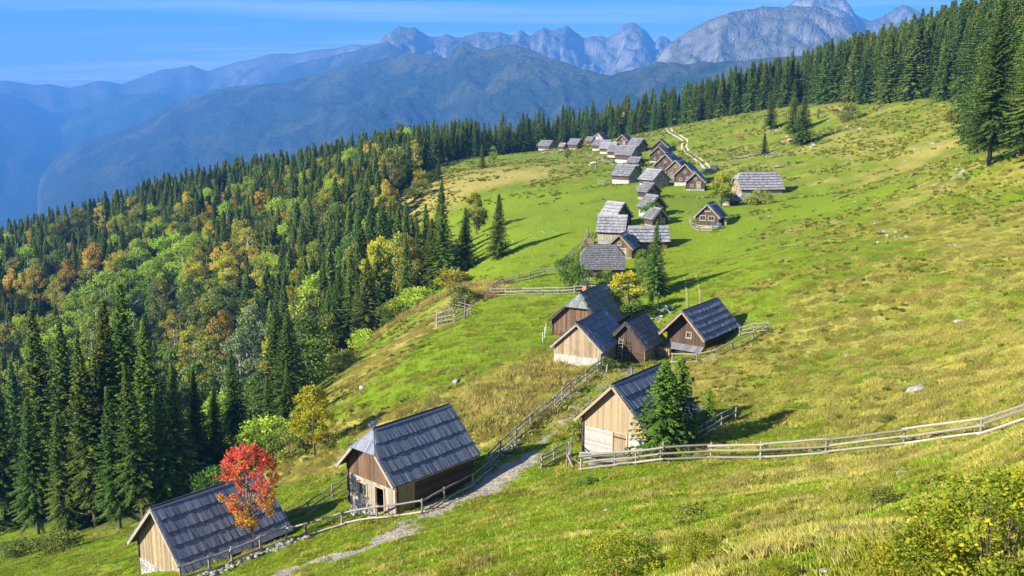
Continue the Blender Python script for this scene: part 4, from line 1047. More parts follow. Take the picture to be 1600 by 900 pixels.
# trees standing by themselves
for kind, px, pt, base, wide, name, lab in [
    ('near', 778, 301, 403, 1.25, 'spruce_tree', 'lone broad spruce in mid-meadow, nearest the village of the meadow trees'),
    ('near', 727, 322, 420, 1.05, 'spruce_tree', 'slender meadow spruce beside the lone broad spruce, yellow birch at its foot'),
    ('near', 680, 343, 438, 1.05, 'spruce_tree', 'spruce at the forest edge above the round yellow bushes'),
    ('green_yellow', 745, 300, 366, 1.0, 'broadleaf_tree', 'yellow-flecked green tree standing behind the two meadow spruces'),
    ('olive', 708, 372, 425, .9, 'birch_tree', 'thin yellowish birch at the foot of the slender meadow spruce'),
    ('far', 685, 246, 282, 1.2, 'spruce_tree', 'small spruce at the top corner of the dry meadow strip'),
    ('far', 691, 278, 298, 1.2, 'spruce_tree', 'tiny spruce alone on the dry strip of meadow'),
    ('far', 754, 226, 263, 1.2, 'spruce_tree', 'small spruce on the meadow left of the far village end'),
    ('bright', 772, 228, 252, 1.0, 'broadleaf_tree', 'small bright green tree beside the far meadow spruce'),
    ('orange', 800, 210, 236, .7, 'broadleaf_tree', 'small orange tree at the forest edge left of the village'),
    ('bright', 928, 190, 220, 1.4, 'broadleaf_tree', 'pale green tree against the spruces behind the village'),
    ('near', 1204, 150, 202, 1.25, 'spruce_tree', 'single dark spruce on the upper pasture, left of the spruce pair'),
    ('near', 1253, 148, 226, 1.7, 'spruce_tree', 'larger dark spruce of the pair on the upper pasture'),
    ('near', 1238, 143, 208, 1.35, 'spruce_tree', 'rear, thinner spruce of the pair on the upper pasture'),
    ('near', 1194, 207, 242, 1.5, 'spruce_tree', 'small spruce beside the ring of ruined stones'),
    ('near', 1022, 344, 462, .95, 'spruce_tree', 'tall village spruce in front of the long bright shed'),
    ('near', 1032, 386, 455, 1.0, 'spruce_tree', 'shorter village spruce right of the tall one'),
    ('young', 1016, 452, 497, .8, 'spruce_tree', 'small spruce right of the yellow-topped tree'),
    ('yellow_top', 984, 424, 500, 1.55, 'broadleaf_tree', 'green tree with bright yellow top among the gabled cabins'),
    ('green', 1003, 388, 450, .9, 'broadleaf_tree', 'bushy green tree left of the tall village spruce'),
    ('green_yellow', 1126, 270, 323, 1.25, 'broadleaf_tree', 'round yellow-green tree left of the lone farmhouse'),
    ('green_yellow', 887, 231, 249, 1.1, 'broadleaf_tree', 'little round tree on the meadow below the far cabins'),
    ('orange', 901, 230, 244, 1.1, 'broadleaf_tree', 'small round orange shrub right of the little meadow tree'),
    ('orange', 914, 219, 236, .9, 'broadleaf_tree', 'small orange tree between the far grey cabins'),
    ('young', 1030, 560, 712, 1.1, 'spruce_tree', 'front spruce hiding the roof of the new-gabled cabin'),
    ('young', 1059, 553, 700, 1.0, 'spruce_tree', 'taller rear spruce leaning over the new-gabled cabin'),
    ('young', 1106, 604, 668, .85, 'spruce_tree', 'small spruce inside the fence right of the new-gabled cabin'),
    ('great', 1545, -18, 258, 1.05, 'spruce_tree', 'huge spruce at the top right edge of the pasture'),
    ('great', 1610, -30, 262, 1.0, 'spruce_tree', 'huge spruce cut by the right edge of the picture'),
    ('great', 1590, 90, 245, 1.2, 'spruce_tree', 'shorter bushy spruce between the two huge ones'),
    ('near', 1515, 95, 236, .9, 'spruce_tree', 'spruce leaning against the huge one from the forest side'),
    ('olive', 1278, 168, 186, .8, 'broadleaf_tree', 'thin little tree at the upper pasture rim'),
    ('olive', 1133, 152, 178, 1.2, 'broadleaf_tree', 'yellowish bush-like tree at the foot of the right forest')]:
    plant(kind, px, pt, 0, lab, wide, name, base)
EXTRA = {'green_yellow': [broadleaf_meshes(301 + j, 8, 2.5, .12, 30, 3000, .30, 'leaf_green_yellow') for j in range(2)],
         'yellow_top': [broadleaf_meshes(311, 8, 2.3, .14, 32, 3400, .26, 'leaf_yellow_top')]}
# the forest: every stand of trees beyond the meadow
fg_x, fg_y = np.meshgrid(np.arange(-330, 330, 4.7), np.arange(78, 640, 4.9))
fg_x = fg_x + rng.uniform(-1.9, 1.9, fg_x.shape); fg_y = fg_y + rng.uniform(-1.9, 1.9, fg_y.shape)
fg_x, fg_y = fg_x.ravel(), fg_y.ravel()
ok = ~in_poly(fg_x, fg_y, MEADOW) & (np.abs(fg_x) < .57 * fg_y + 25) & ((fg_y > 100) | (fg_x < -30))
de = dist_poly(fg_x, fg_y, EDGE); ok &= de > 2.0
fg_x, fg_y, de = fg_x[ok], fg_y[ok], de[ok]
fg_z = ground(fg_x, fg_y)
have = np.array([(t[0], t[1]) for t in TREES])
keep = np.ones(len(fg_x), bool)
for hx, hy in have: keep &= np.hypot(fg_x - hx, fg_y - hy) > 2.6
fg_x, fg_y, fg_z, de = fg_x[keep], fg_y[keep], fg_z[keep], de[keep]
CLEAR = []                                     # crowns of the picked broadleaf trees stay in the open
for t in TREES:
    if t[4] in BL and t[7] is None and pix(t[:3])[0] < 400:
        a_, b_ = pix((t[0], t[1], t[2] + t[3])); c_, d_ = pix((t[0], t[1], t[2] + t[3] * .45)); CLEAR.append((a_, b_, d_, t[1], .30 * t[3] * F_PX / t[1]))
sun_gap = fbm(fg_x / 22 + 4, fg_y / 22, 2)
for x, y, z, d, sg_ in zip(fg_x, fg_y, fg_z, de, sun_gap):
    px, py = pix((x, y, z))
    u = rng.random()
    if px < -15 and y < 175: continue           # the ground left of the picture is open to the sun
    if px < 640:
        H = (rng.uniform(20, 27) if y < 125 and px < 300 else rng.uniform(13.5, 20)) * (1 if y < 400 else 1.1)
        pb = .19 + .6 * max(0, sg_ - .50) * 3 * (1 if y < 330 else .45)
        if 60 < px < 480 and y < 130: pb *= .35
    elif px < 1050: H = rng.uniform(11, 19); pb = .03
    else: H = rng.uniform(13, 17.5) + 7.0 * min(1, max(0, (px - 1050) / 400)); pb = .0
    if d < 7 and px < 640: H *= .8
    if rng.random() < .15: H *= rng.uniform(.55, .85)
    kind = 'near' if y < 190 else 'far'
    tpx, tpy = pix((x, y, z + H))
    if any(y < c[3] and abs(tpx - c[0]) < c[4] and tpy < c[2] for c in CLEAR): continue
    if u < pb: kind = rng.choice(['olive', 'olive', 'green', 'yellow', 'bright', 'yellow', 'bright', 'orange']); H = rng.uniform(11, 17)
    TREES.append([x, y, z, H, kind, int(rng.integers(6)), rng.uniform(.85, 1.15), None, None])
# which of them the picture shows largest
BWi, BHi = 480, 270; buf = np.full((BHi, BWi), -1, int); order = sorted(range(len(TREES)), key=lambda i: -TREES[i][1])
for i in order:
    x, y, z, H, kind = TREES[i][:5]; k = BWi / 1600
    bx, by = pix((x, y, z)); tx, ty = pix((x, y, z + H)); bx *= k; by *= k; ty *= k
    hw = H * (.16 if kind in ('near', 'far', 'young', 'great') else .27) * F_PX / y * k
    con = kind in ('near', 'far', 'young', 'great')
    for row in range(max(0, int(ty)), min(BHi, int(by) + 1)):
        f_ = (row - ty) / max(1e-3, by - ty); f_ = min(1, max(0, f_))
        w_ = hw * (f_ if con else math.sin(math.pi * min(1, .08 + f_)) ** .6 if f_ < .85 else .1)
        a_, b_ = int(max(0, bx - w_)), int(min(BWi, bx + w_ + 1))
        if a_ < b_: buf[row, a_:b_] = i
cnt = np.bincount(buf[buf >= 0], minlength=len(TREES))
def zone(x, y, px):
    if px < 300 and y < 135: return 0
    if px < 640: return 1 if y < 330 else 2
    if px < 1050: return 3
    return 4
ZL = [('tall spruce in the dense dark stand at the left, behind the nearest cabin', 'tall spruces of the near left stand'),
      ('spruce in the mixed forest on the slope below the meadow', 'spruces of the mixed forest below the meadow'),
      ('small distant spruce on the wooded ridge at the left', 'spruces of the far left ridge'),
      ('spruce in the dark forest wall behind the village', 'spruces behind the village'),
      ('spruce in the dark forest rising above the right-hand pasture', 'spruces above the pasture')]
BLL = {'bright': 'bright green', 'orange': 'orange autumn', 'yellow': 'yellow autumn', 'olive': 'olive-yellow', 'silver': 'pale silvery green', 'green': 'mid green', 'red': 'red autumn'}
pool = [i for i in range(len(TREES)) if TREES[i][7] is None]
sp_ids = sorted([i for i in pool if TREES[i][4] in ('near', 'far', 'great')], key=lambda i: -cnt[i])
bl_ids = sorted([i for i in pool if TREES[i][4] not in ('near', 'far', 'great')], key=lambda i: -cnt[i])
single = set([i for i in sp_ids[:268] if cnt[i] >= 4] + [i for i in bl_ids[:150] if cnt[i] >= 4])
def meshes_for(kind, v):
    if kind == 'near': return SP[v % 6], 20.0
    if kind == 'great': return SPB[v % 3], 28.0
    if kind == 'far': return SPF[v % 6], 20.0
    if kind == 'young': return SPS[v % 2], 7.0
    if kind in EXTRA: return EXTRA[kind][v % len(EXTRA[kind])], 8.0
    return BL[kind][v % 2], 14.0
rest = []
for i, (x, y, z, H, kind, v, wide, lab, nm) in enumerate(TREES):
    ms, h0 = meshes_for(kind, v); s = H / h0
    if lab: tree_obj(nm, ms, (x, y, z - .1), s, s * wide, None, lab)
    elif i in single:
        zo = zone(x, y, pix((x, y, z))[0])
        if kind in ('near', 'far', 'great'): tree_obj('spruce_tree', ms, (x, y, z - .1), s, s * wide, None, ZL[zo][0], 'tree', ZL[zo][1])
        else:
            wh = ('by the near left spruces', 'among the spruces below the meadow', 'on the far wooded ridge', 'in the forest behind the village', 'above the pasture')[zo]
            tree_obj('broadleaf_tree', ms, (x, y, z - .1), s, s * wide, None, BLL[kind] + ' broadleaf tree ' + wh, 'tree', BLL[kind] + ' broadleaf trees ' + wh)
    else: rest.append(i)
# one mass for all the others
def scatter(name, pts, rot, scl, var, meshes_list, label, cat):
    """pts with a variant number; meshes_list[v] = meshes placed together at every point of variant v"""
    me = bpy.data.meshes.new(name); me.vertices.add(len(pts)); me.vertices.foreach_set('co', np.asarray(pts, np.float32).ravel())
    a = me.attributes.new('rot', 'FLOAT_VECTOR', 'POINT'); a.data.foreach_set('vector', np.asarray(rot, np.float32).ravel())
    a = me.attributes.new('scl', 'FLOAT_VECTOR', 'POINT'); a.data.foreach_set('vector', np.asarray(scl, np.float32).ravel())
    a = me.attributes.new('var', 'INT', 'POINT'); a.data.foreach_set('value', np.asarray(var, np.int32))
    o = bpy.data.objects.new(name, me); link(o); tag(o, label, cat, kind='stuff')
    ng = bpy.data.node_groups.new(name + '_scatter', 'GeometryNodeTree')
    ng.interface.new_socket('Geometry', in_out='INPUT', socket_type='NodeSocketGeometry'); ng.interface.new_socket('Geometry', in_out='OUTPUT', socket_type='NodeSocketGeometry')
    N = ng.nodes; L = ng.links; gi = N.new('NodeGroupInput'); go = N.new('NodeGroupOutput'); jn = N.new('GeometryNodeJoinGeometry')
    def na(nm, dt): n = N.new('GeometryNodeInputNamedAttribute'); n.data_type = dt; n.inputs['Name'].default_value = nm; return n.outputs['Attribute']
    r_, s_, v_ = na('rot', 'FLOAT_VECTOR'), na('scl', 'FLOAT_VECTOR'), na('var', 'INT')
    for k, ms in enumerate(meshes_list):
        cmp = N.new('FunctionNodeCompare'); cmp.data_type = 'INT'; cmp.operation = 'EQUAL'
        ins = [s for s in cmp.inputs if s.type == 'INT']; L.new(v_, ins[0]); ins[1].default_value = k
        for m in ms:
            src = bpy.data.objects.new(name + '_source', m)        # holds the shared mesh; not linked into the scene
            oi = N.new('GeometryNodeObjectInfo'); oi.transform_space = 'ORIGINAL'; oi.inputs['Object'].default_value = src
            ip = N.new('GeometryNodeInstanceOnPoints'); L.new(gi.outputs[0], ip.inputs['Points']); L.new(oi.outputs['Geometry'], ip.inputs['Instance'])
            L.new(cmp.outputs[0], ip.inputs['Selection']); L.new(r_, ip.inputs['Rotation']); L.new(s_, ip.inputs['Scale']); L.new(ip.outputs[0], jn.inputs[0])
    L.new(jn.outputs[0], go.inputs[0])
    md = o.modifiers.new('scatter', 'NODES'); md.node_group = ng
    return o
ml = [m for m in SP] + [m for m in SPF] + [m for k in BL for m in BL[k]] + SPB
off = {'near': 0, 'far': 6, 'great': 26}
for j, k in enumerate(BL): off[k] = 12 + 2 * j
pt, ro, sl_, va = [], [], [], []
for i in rest:
    x, y, z, H, kind, v, wide = TREES[i][:7]; h0 = {'near': 20.0, 'far': 20.0, 'great': 28.0}.get(kind, 14.0)
    pt.append((x, y, z - .1)); ro.append((0, 0, random.uniform(0, 6.28))); s = H / h0; sl_.append((s * wide, s * wide, s))
    va.append(off[kind] + v % {'near': 6, 'far': 6, 'great': 3}.get(kind, 2))
scatter('forest', pt, ro, sl_, va, ml, 'dense forest of spruces and autumn broadleaf trees around the meadow', 'forest')
print('TREES', len(TREES), 'single', len(single), 'rest', len(rest))

# ------------------------------------------------------------------ rowan, shrubs and bushes
def place(name, meshes, px, py, H, h0, label, wide=1.0, cat='bush', group=None, sink=.05, part=('stem', 'foliage'), rz=None):
    p = at(px, py); s = H / h0
    return tree_obj(name, meshes, (p.x, p.y, p.z - sink), s, s * wide, rz, label, cat, group, part)
ROWAN = broadleaf_meshes(507, 7.2, 2.15, .22, 140, 5800, .135, 'leaf_rowan', 'bark', clump_r=.14, trunk_r=.10)
place('rowan_tree', ROWAN, 396, 862, 7.6, 7.2, 'red and orange rowan tree standing in front of the nearest cabin roof', 1.0, 'tree', part=('trunk', 'crown'))
YT = broadleaf_meshes(502, 6.6, 2.1, .2, 90, 4600, .19, 'leaf_golden', 'bark', clump_r=.2, trunk_r=.1)
place('broadleaf_tree', YT, 492, 712, 6.7, 6.6, 'young yellow-green tree on the grass edge left of the hipped cabin', 1.0, 'tree', part=('trunk', 'crown'))
BUSH = {k: broadleaf_meshes(520 + i, 2.0, 1.5, .0, 22, 1900, .16, 'leaf_' + k, 'bark', clump_r=.36, multi=4, trunk_r=.025) for i, k in enumerate(['green', 'bright', 'olive', 'yellow'])}
for k, px, py, H, w, lab in [
    ('green', 720, 478, 2.6, 1.3, 'round green bush behind the tiny fenced plot'), ('yellow', 706, 452, 3.2, 1.3, 'yellow-green bush below the thin birch'),
    ('bright', 655, 478, 3.0, 1.7, 'wide light green bush at the forest edge beside the tiny fenced plot'), ('bright', 625, 492, 3.0, 1.4, 'light green bush lower on the forest edge'),
    ('bright', 420, 700, 3.0, 1.4, 'bright green bush at the forest corner above the yellow-green tree'), ('olive', 452, 712, 2.2, 1.4, 'yellowish bush beside the young yellow-green tree'),
    ('green', 400, 712, 2.6, 1.2, 'dark leafy bush just behind the red rowan crown'), ('olive', 522, 700, 1.4, 1.2, 'low bush at the foot of the young yellow-green tree'),
    ('olive', 656, 308, 4.5, 1.2, 'round olive bush at the top of the dry meadow strip'), ('yellow', 657, 292, 5.0, .8, 'yellow bush behind the round olive bush'),
    ('green', 900, 455, 3.6, 1.0, 'dark green bush at the corner of the village garden'), ('green', 888, 428, 2.4, 1.3, 'low dark bush inside the garden fence'),
    ('green', 948, 448, 2.2, 1.0, 'green bush before the hip-roofed shingle cabin'), ('olive', 1188, 320, 2.6, 1.5, 'low olive bush right of the small shed'),
    ('green', 1018, 348, 3.6, 1.0, 'bush half covering the lowest cabin of the left-hand row'), ('olive', 913, 690, 2.6, .6, 'climbing shrub at the corner of the new-gabled cabin'),
    ('olive', 1325, 190, 5.0, 1.0, 'green bush on the upper pasture near the cows'), ('olive', 1485, 192, 3.4, 1.0, 'small round bush at the upper pasture edge'),
    ('green', 1500, 150, 5, .8, 'bush under the right forest edge'), ('green', 945, 577, 1.0, 1.8, 'weedy bush by the lane below the small dark cabin'),
    ('olive', 1075, 820, .8, 1.4, 'sparse low shrub in the grass below the long pale fence'), ('green', 915, 755, .45, 2.0, 'flat green tuft just below the pale fence'),
    ('olive', 1385, 660, .5, 1.6, 'low shrub above the right part of the pale fence'), ('olive', 1380, 790, .6, 1.8, 'dark heathery shrub in the right foreground grass'),
    ('bright', 545, 700, 1.0, 1.5, 'pale bush left of the hipped cabin corner'), ('green', 610, 505, 3.5, 1.2, 'green bush at the lower forest edge'),
    ('bright', 570, 545, 3.2, 1.3, 'yellow-green bush where the forest bends down'), ('olive', 535, 580, 2.6, 1.3, 'brownish bush on the forest rim above the grass slope'),
    ('green', 340, 770, 2.4, 1.5, 'dark bush at the forest foot behind the nearest cabin'), ('olive', 85, 862, 1.5, 2.2, 'scrubby brush heap at the foot of the left spruces'),
    ('green', 30, 868, 1.4, 2.0, 'low brush at the left edge below the spruces')]:
    place('bush', BUSH[k], px, py, H, 2.0, lab, w)
HAZ = [broadleaf_meshes(560 + i, 1.5, 1.15, -.1, 80, 7000, .058, 'leaf_hazel', 'bark', clump_r=.22, multi=7, trunk_r=.012) for i in range(3)]
for px, py, H, w, lab in [
    (1550, 905, 1.5, 1.4, 'large yellow-leaved hazel bush in the lower right corner'), (1440, 930, 1.05, 1.2, 'yellowing bush just left of the large hazel bush'),
    (1600, 830, 1.1, 1.2, 'hazel bush at the right edge above the large one'), (965, 905, 1.25, 1.3, 'yellow-green bush at the bottom, left of the two middle ones'), (1088, 893, .95, 1.0, 'small yellow-green bush right of the bottom middle bush'),
    (700, 912, .75, 1.2, 'low leafy sprig at the bottom edge'), (1145, 830, .42, 1.2, 'small yellow sapling in the foreground grass'), (1215, 905, .4, 1.3, 'tiny yellow-leaved seedling at the bottom edge'), (1410, 818, .4, 1.3, 'tiny sapling left of the hazel bushes')]:
    place('hazel_bush', HAZ[int(px) % 3], px, py, H, 1.5, lab, w)

# ------------------------------------------------------------------ rocks, ruined walls
def rock_mesh(seed, n=2):
    import bmesh
    bm = bmesh.new(); bmesh.ops.create_icosphere(bm, subdivisions=n, radius=.5)
    r = random.Random(seed); o = Vector((r.uniform(0, 50), r.uniform(0, 50), r.uniform(0, 50)))
    for v in bm.verts:
        d = mnoise.noise(v.co * 2.2 + o) * .22 + mnoise.noise(v.co * 5 + o) * .09
        v.co = v.co * (1 + d * 1.6); v.co.z *= .72
        if v.co.z < -.22: v.co.z = -.22
    me = bpy.data.meshes.new('rock'); bm.to_mesh(me); bm.free(); me.materials.append(MAT['rock']); return me
RK = [rock_mesh(i) for i in range(6)]
def rock(px, py, size, label, group=None, flat=1.0):
    p = at(px, py); o = bpy.data.objects.new('rock', random.choice(RK)); link(o)
    o.location = p; o.rotation_euler = (random.uniform(-.2, .2), random.uniform(-.2, .2), random.uniform(0, 6.28)); o.scale = (size, size * random.uniform(.6, .95), size * random.uniform(.6, .95) * flat)
    return tag(o, label, 'rock', group)
rock(1433, 611, 1.5, 'big grey boulder alone on the slope above the pale fence')
rock(712, 597, 1.1, 'white flat rock on the straw-coloured meadow'); rock(566, 606, .9, 'white rock in the grass near the forest edge'); rock(678, 625, .6, 'small pale rock below the white meadow rocks')
rock(1498, 503, 1.0, 'pale rock high on the right slope'); rock(1325, 556, .7, 'pale rock in mid-slope right of the log cabin fence'); rock(948, 797, .35, 'small white stone in the foreground grass'); rock(1232, 892, .28, 'white stone near the bottom edge')
rock(1410, 738, .55, 'flat pale stone below the right part of the fence', flat=.4); rock(1290, 893, .2, 'tiny white stone at the bottom edge')
def spots(l, n, sx, sy, s0, s1, label, group):
    for px, py in l:
        for i in range(n): rock(px + random.gauss(0, sx), py + random.gauss(0, sy), random.uniform(s0, s1) * .66, label, group)
spots([(1395,360),(1410,370),(1385,375),(1450,290)], 5, 12, 5, .5, 1.2, 'pale limestone rock in the scattered patch on the right slope', 'rocks scattered on the right slope')
spots([(1440,230),(1455,222),(1480,205),(1420,245),(1500,270),(1490,285)], 5, 9, 5, .6, 1.4, 'limestone rock strewn below the right forest edge', 'rocks below the right forest edge')
spots([(1340,200),(1315,195),(1290,205),(1230,210),(1215,205),(1270,228),(1240,222),(1365,175)], 5, 12, 4, .8, 1.9, 'limestone rock strewn over the upper pasture', 'rocks on the upper pasture')
spots([(1300,250),(1365,245),(1345,300),(1450,345),(1270,290),(1185,345),(1155,500),(1480,380),(1320,330),(1430,300)], 3, 30, 14, .4, .9, 'small pale rock dotting the right-hand meadow slope', 'small rocks on the right meadow')
spots([(830,365),(850,362),(810,380)], 3, 12, 3, .4, .9, 'small white rock on the meadow right of the lone broad spruce', 'rocks by the lone spruce')
spots([(740,775),(700,790),(660,812)], 4, 22, 6, .15, .35, 'small white stone on the gravel path', 'stones on the gravel path')
spots([(1000,830),(1120,790),(1250,845),(880,850)], 3, 60, 25, .1, .22, 'small pale stone in the foreground grass', 'stones in the foreground grass')
def stone_wall(label, pts, n, s, spread, name='dry_stone_wall', tall=1):
    P = [at(*p) for p in pts]; root = empty(name, P[0], 0, label, 'stone wall')
    L = [0]
    for a, b in zip(P[:-1], P[1:]): L.append(L[-1] + (b - a).length)
    for i in range(n):
        d = random.uniform(0, L[-1]); k = max(j for j in range(len(P) - 1) if L[j] <= d); t = (d - L[k]) / (L[k + 1] - L[k] + 1e-6)
        c = P[k].lerp(P[k + 1], t); x, y = c.x + random.gauss(0, spread), c.y + random.gauss(0, spread)
        o = bpy.data.objects.new('stone', random.choice(RK)); link(o, root); q = random.uniform(.5, 1.2) * s
        o.location = Vector((x, y, gz(x, y) + random.choice([0, 0, .5, .9][:2 + tall]) * s * .8)) - P[0]; o.rotation_euler = (random.uniform(-.4, .4), random.uniform(-.4, .4), random.uniform(0, 6.28)); o.scale = (q, q * .8, q * .7)
stone_wall('low rubble wall of white stones under the fence at the nearest cabin', [(478,843),(447,851),(407,867),(363,887),(328,899),(290,915)], 150, .38, .22)
stone_wall('rubble bank of stones under the tangled fence at the lane bend', [(764,733),(781,715),(806,692),(829,671)], 60, .36, .35)
stone_wall('rubble bank of stones under the upper part of the lane fence', [(853,652),(878,630),(900,611),(916,599),(934,584)], 60, .36, .35)
stone_wall('ring of ruined pale stones on the pasture', [(1135,244),(1150,240),(1175,239),(1195,240),(1222,240),(1205,245),(1170,246),(1140,246)], 90, .62, .6)
stone_wall('line of pale stones behind the lone farmhouse', [(1180,263),(1200,261),(1224,261)], 34, .6, .5)
stone_wall('heap of white stones under the yellow-topped tree', [(975,500),(990,499),(1004,497)], 40, .5, .5)
stone_wall('tumbled pale stones beside the small village spruce', [(1022,500),(1035,492),(1040,480)], 30, .5, .6)
stone_wall('foundation stones before the plaster-based cabin', [(884,566),(905,567),(925,566)], 22, .4, .25)
stone_wall('pale garden wall at the meadow edge of the far cabins', [(915,243),(930,247),(945,252),(960,256)], 46, .9, .5)
stone_wall('low pale wall left of the far village end', [(842,240),(860,240),(878,238)], 30, .9, .5)

# ------------------------------------------------------------------ small things by the cabins
def ladder():
    p = at(968, 567); root = empty('ladder', p, math.radians(-30), 'wooden ladder leaning on the small dark cabin', 'ladder')
    for x in (-.22, .22):
        m = MB(); m.tube([(x, -.15, -.1), (x, .35, 2.5)], .035, 5); m.build('ladder_rail', MAT['wood_fence'], root)
    for i in range(8):
        m = MB(); t = (i + .6) / 8.4; m.tube([(-.22, -.15 + .5 * t, -.1 + 2.6 * t), (.22, -.15 + .5 * t, -.1 + 2.6 * t)], .025, 5); m.build('rung', MAT['wood_fence'], root)
ladder()
def wood_pile(px, py, rz, label, nr=7, nc=7):
    p = at(px, py); root = empty('firewood_stack', p, math.radians(rz), label, 'firewood', 'firewood stacks by the cabins')
    for r in range(nr):
        for c in range(nc):
            m = MB(); x = (c - 3) * .02; m.tube([(-.2 + random.uniform(-.05, .05), c * .24, .1 + r * .21), (.35, c * .24 + random.uniform(-.02, .02), .1 + r * .21)], .11, 6); m.build('log', MAT['wood_gold'], root)
wood_pile(871, 562, -26, 'stack of split firewood at the outer wall of the plaster-based cabin')
wood_pile(1132, 352, -26, 'firewood stack at the rear wall of the lone balcony cabin', 5, 6)
wood_pile(1148, 306, 6, 'firewood stack at the gable of the lone farmhouse', 5, 8)
wood_pile(927, 382, 76, 'firewood stack beside the bright shingle-roofed cabin', 5, 7)
wood_pile(1003, 297, 40, 'firewood stack below the very bright bare roof', 5, 7)
wood_pile(1046, 558, 50, 'low firewood stack before the dark log cabin', 4, 7)
def plank_pile():
    p = at(958, 722); root = empty('plank_pile', p, math.radians(8), 'pile of silvery planks lying before the new-gabled cabin door', 'planks')
    for i in range(13):
        m = MB(); m.box((random.uniform(-.35, .35) - .3, random.uniform(-.5, .9), .05 + .045 * i), (random.uniform(2.2, 3.4), .2, .035), None, random.uniform(-.25, .25)); m.build('plank', MAT['white_board'], root)
plank_pile()
def flowers(px, py, label, n=26, s=.5, up=.0):
    p = at(px, py); root = empty('flower_box', p, 0, label, 'flowers')
    b = MB(); b.box((0, 0, .25 + up), (1.1 * s * 2, .25, .5), .4); b.build('box', MAT['wood_dark'], root)
    r = random.Random(px); V, F, T = [], [], []
    for i in range(n * 9): leaf_card(V, F, T, Vector((r.gauss(0, .45) * s * 2, r.gauss(0, .16), .62 + up + r.gauss(0, .16))), .16, r, r.random())
    link(bpy.data.objects.new('blossoms', mesh_np('blossoms', V, F, MAT['leaf_red'], T)), root)
flowers(874, 548, 'box of red flowers at the outer wall of the plaster-based cabin'); flowers(884, 531, 'box of red flowers under the eave of the tall brown cabin'); flowers(1023, 251, 'red flowers on the wall of a dark upper-village cabin', s=.9)
def barrel():
    p = at(1123, 357); m = MB(); m.tube([(0, 0, 0), (0, 0, .25), (0, 0, .55), (0, 0, .9), (0, 0, .95)], [.26, .31, .32, .28, .24], 12, .5)
    o = m.build('water_barrel', MAT['blue_plastic'], None, True); o.location = p; tag(o, 'blue water barrel at the corner of the lone balcony cabin', 'barrel')
barrel()
for i, (px, py) in enumerate([(848,536),(851,528),(853,522),(864,514),(879,512)]):
    p = at(px, py); m = MB(); m.tube([(0, 0, -.2), (0, 0, 1.15)], .03, 6, .5); m.tube([(0, 0, 1.15), (0, 0, 1.22)], [.045, .02], 6, .5); m.tube([(0, 0, .9), (.07, 0, .93)], .015, 5, .5)
    o = m.build('pasture_stake', MAT['white_paint']); o.location = p; tag(o, 'thin white electric-fence stake on the meadow left of the brown cabin', 'stake', 'white pasture stakes')
for px, py, h, lab in [(947, 590, 1.3, 'leaning stump post in the lane fence'), (1027, 492, 2.6, 'grey pole beside the small village spruce'), (682, 511, 2.6, 'tall pale corner pole of the tiny fenced plot'), (726, 499, 2.8, 'second tall pale pole of the tiny fenced plot'), (918, 372, 2.2, 'pale leaning pole at the bright shingle-roofed cabin')]:
    p = at(px, py); m = MB(); m.tube([(0, 0, -.3), (.04, .02, h * .5), (.1, 0, h)], [.09, .08, .06], 7); m.tube([(.02, 0, h * .72), (.22, .03, h * .9)], [.03, .015], 5)
    o = m.build('wooden_pole', MAT['wood_fence']); o.location = p; tag(o, lab, 'pole')
def car(px, py, rz, paint, label):
    p = at(px, py); root = empty('parked_car', p, math.radians(rz), label, 'car', 'cars parked by the village')
    prof = [(-2.1, .35), (-2.12, .75), (-1.95, .98), (-1.6, 1.05), (-1.25, 1.5), (.35, 1.52), (.95, 1.02), (1.85, .9), (2.1, .7), (2.1, .35)]
    b = MB(); half = .84
    n = len(prof); k = 0
    inset = lambda z: half - (.16 if z > 1.2 else .02 if z > .9 else 0)
    for sgn in (-1, 1): b.v += [(x, sgn * inset(z), z) for x, z in prof]
    b.f.append(tuple(range(n - 1, -1, -1))); b.f.append(tuple(range(n, 2 * n))); b.t += [.5, .5]
    for i in range(n): j = (i + 1) % n; b.f.append((i, j, n + j, n + i)); b.t.append(.5)
    b.build('body', MAT[paint], root)
    g = MB(); g.poly([(.40, -.70, 1.46), (.40, .70, 1.46), (.92, .80, 1.07), (.92, -.80, 1.07)]); 
    for v_ in range(len(g.v)): g.v[v_] = (g.v[v_][0] + .035, g.v[v_][1], g.v[v_][2] + .03)
    g.build('windscreen', MAT['glass'], root)
    for sgn in (-1, 1):
        for x0, x1 in ((-1.15, -.42), (-.34, .45)):
            w = MB(); w.poly([(x0, sgn * .83, 1.06), (x1 + (.25 if x1 > 0 else 0), sgn * .83, 1.06), (x1, sgn * .72, 1.42), (x0 + (.05 if x0 < -1 else 0), sgn * .72, 1.42)]); w.build('side_window', MAT['glass'], root)
        for x in (-1.3, 1.3):
            t = MB(); t.tube([(x, sgn * .70, .32), (x, sgn * .90, .32)], .32, 14, .5); wh = t.build('wheel', MAT['tyre'], root)
            t = MB(); t.tube([(x, sgn * .90, .32), (x, sgn * .915, .32)], .19, 10, .5); t.build('rim', MAT['metal'], wh)
        l = MB(); l.box((2.1, sgn * .62, .72), (.06, .3, .14), .5); l.build('headlight', MAT['lamp_glass'], root)
        l = MB(); l.box((-2.11, sgn * .66, .8), (.06, .22, .14), .5); l.build('tail_light', MAT['red_cloth'], root)
car(1116, 267, 70, 'car_grey', 'dark grey car parked at the end of the gravel road'); car(1107, 273, 20, 'car_green', 'dark green car parked below the grey one')
